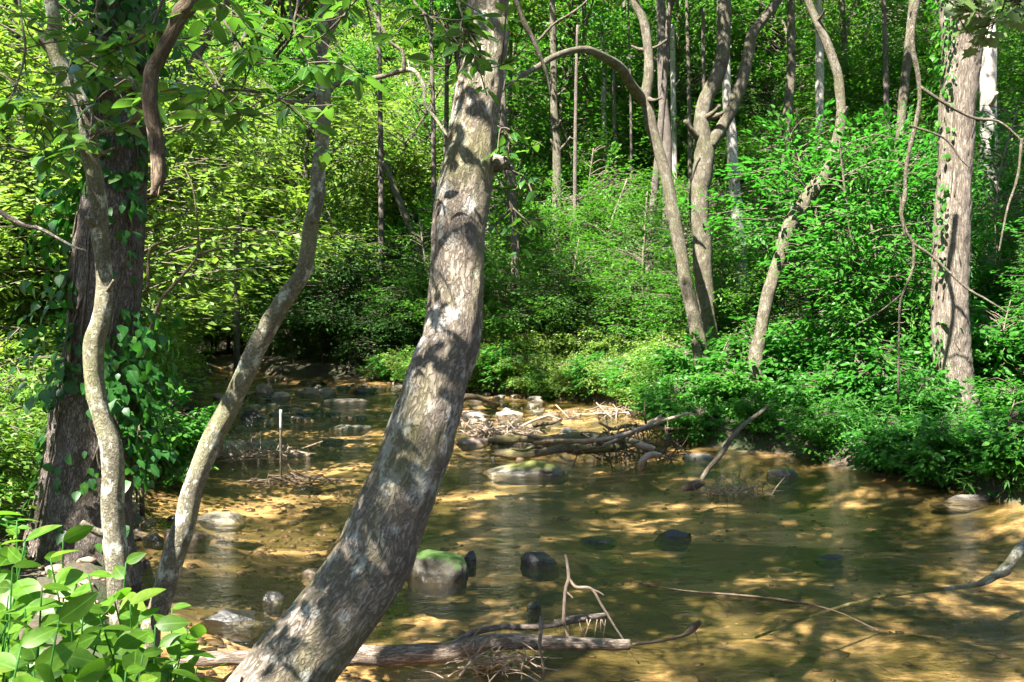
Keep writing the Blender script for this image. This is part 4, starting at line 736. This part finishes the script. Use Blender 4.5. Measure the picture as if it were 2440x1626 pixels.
o, b0 = log('sunken_branch', 'grey branch dipping into the water at the right edge', 'branch', [[(2520,1250,24,.35),(2440,1300,22,.28),(2404,1347,22,.13),(2362,1378,19,.05),(2321,1394,13,.0),(2248,1404,10,-.015),(2129,1417,9,-.03),(2067,1430,8,-.03),(1989,1451,8,-.03),(1900,1480,6,-.04),(1800,1520,5,-.05)],[(2362,1378,8,.05),(2395,1370,8,.1),(2410,1362,4,.14)]], 'b_lichen', 12, 90, .15, 14)
log('thin_dark_twig', 'thin black twig lying flat on the right half of the stream', 'twig', [[(1500,1385,2,.004),(1626,1407,3,.005),(1782,1420,5,.008),(1885,1433,5,.006),(1989,1456,4,.003),(2093,1503,3,.002)]], 'wetwood', 6, 50)
r = rng(88)
for k in range(9):
    x, y_ = r.uniform(1200,1560), r.uniform(1010,1075); dx = r.uniform(30,90)*r.choice([-1,1]); h_ = r.uniform(.15,.6)
    log('jam_branch', 'crooked brown branch caught among others in the driftwood jam', 'branch', [[(x,y_,r.uniform(7,16),.1),(x+dx*.4,y_-4,9,h_*.6),(x+dx*.8,y_+r.uniform(-8,6),7,h_*.8),(x+dx*1.3,y_-r.uniform(0,20),4,h_)]], ('drift','wetwood','mosswood')[k % 3], 8, 30, .3, 14, .001, 'branches caught in the driftwood jam')
log('dark_snag', 'small dark snag beyond the end of the foreground log', 'snag', [[(1508,1536,7,.05),(1570,1528,6,.03),(1626,1515,10,.04),(1650,1497,22,.07),(1668,1482,12,.12)],[(1655,1500,3,.08),(1665,1535,2,.0)],[(1575,1460,2,.2),(1600,1478,3,.1),(1622,1500,3,.05)]], 'wetwood', 8, 40, .2)
log('white_stick', 'upper thin white stick slanting off the left shore', 'stick', [[(378,985,5,.5),(430,998,5,.35),(500,1014,5,.12)]], 'b_white', 8, 20)
log('white_stick', 'lower thin white stick slanting off the left shore', 'stick', [[(350,1013,5,.4),(410,1024,5,.25),(480,1037,5,.08)]], 'b_white', 8, 20)
log('shore_log', 'dark log lying on the far right shore next to the leaning trunk', 'log', [[(1105,945,14,.3),(1140,948,14,.25),(1170,960,10,.1),(1190,965,6,0)]], 'wetwood', 10, 30)
for k, (x, y0, y1, D, l) in enumerate(((669,979,1152,11.7,'thin straight stake upright in the stream left of centre'),(528,950,1080,14.5,'thin pale stake behind the slender trunk'))):
    mb = MB(); P, q = wpath([(x,y0,6),(x,(y0+y1)/2,6),(x,y1+10,6)], D); b0 = P[-1]; mb.tube(P[::-1]-b0, q[::-1], 8, 20, .05, 20)
    o = thing('stake', l, 'stake', b0); link('pole', mb.mesh('pole', M['b_mid']), o)
    mb = MB(); P, q = wpath([(x,y0-2,6.5),(x,y0+45,6.5)], D); mb.tube(P-b0, q*1.03, 8, 6); link('bleached_tip', mb.mesh('bleached_tip', M['b_white']), o)
# each of a small group of look-alikes is told apart by its order along the picture
NTH = 'leftmost|second from the left|third from the left|fourth from the left|fifth from the left|sixth from the left|seventh from the left|eighth from the left|ninth from the left|tenth from the left|eleventh from the left|twelfth from the left|thirteenth from the left|fourteenth from the left|fifteenth from the left|sixteenth from the left'.split('|')
for gname, short in (('dark shrubs over the far bend','dark drooping shrub over the far bend'),('sunny shrubs on the far right bank','pale sunny shrub on the far right bank'),('broad leaved saplings on the right bank','broad leaved green sapling on the right bank'),('sunlit trees at the upper left','tall yellow green tree at the upper left'),('layered trees over the far right bank','layered young tree over the far right bank'),('bright shrubs along the left bank','bright low shrub on the left bank'),('branches caught in the driftwood jam','crooked branch in the driftwood jam'),('left bank trees reaching over the stream','added shade tree leaning over from the left bank'),('deep green bushes on the right bank','deep green bush on the right bank')):
    obs = sorted([o for o in sc.objects if o.parent is None and o.get('group') == gname], key=lambda o: o.location.x/o.location.y); n = len(obs)
    for k, o in enumerate(obs): o['label'] = f"{short}, {NTH[k] if k < (n+1)//2 or n-1-k >= 16 else NTH[n-1-k].replace('leftmost','rightmost').replace('left','right')}"
for gname, short in (('tall trunks on the left bank','tall straight trunk on the left bank'),('tall trunks on the right hillside','tall straight trunk on the right hillside')):
    obs = sorted([o for o in sc.objects if o.parent is None and o.get('group') == gname], key=lambda o: o.location.x/o.location.y); n = len(obs)
    for k, o in enumerate(obs): o['label'] = f"{short}, {NTH[k] if k < (n+1)//2 or n-1-k >= 16 else NTH[n-1-k].replace('leftmost','rightmost').replace('left','right')}"
print('script done')
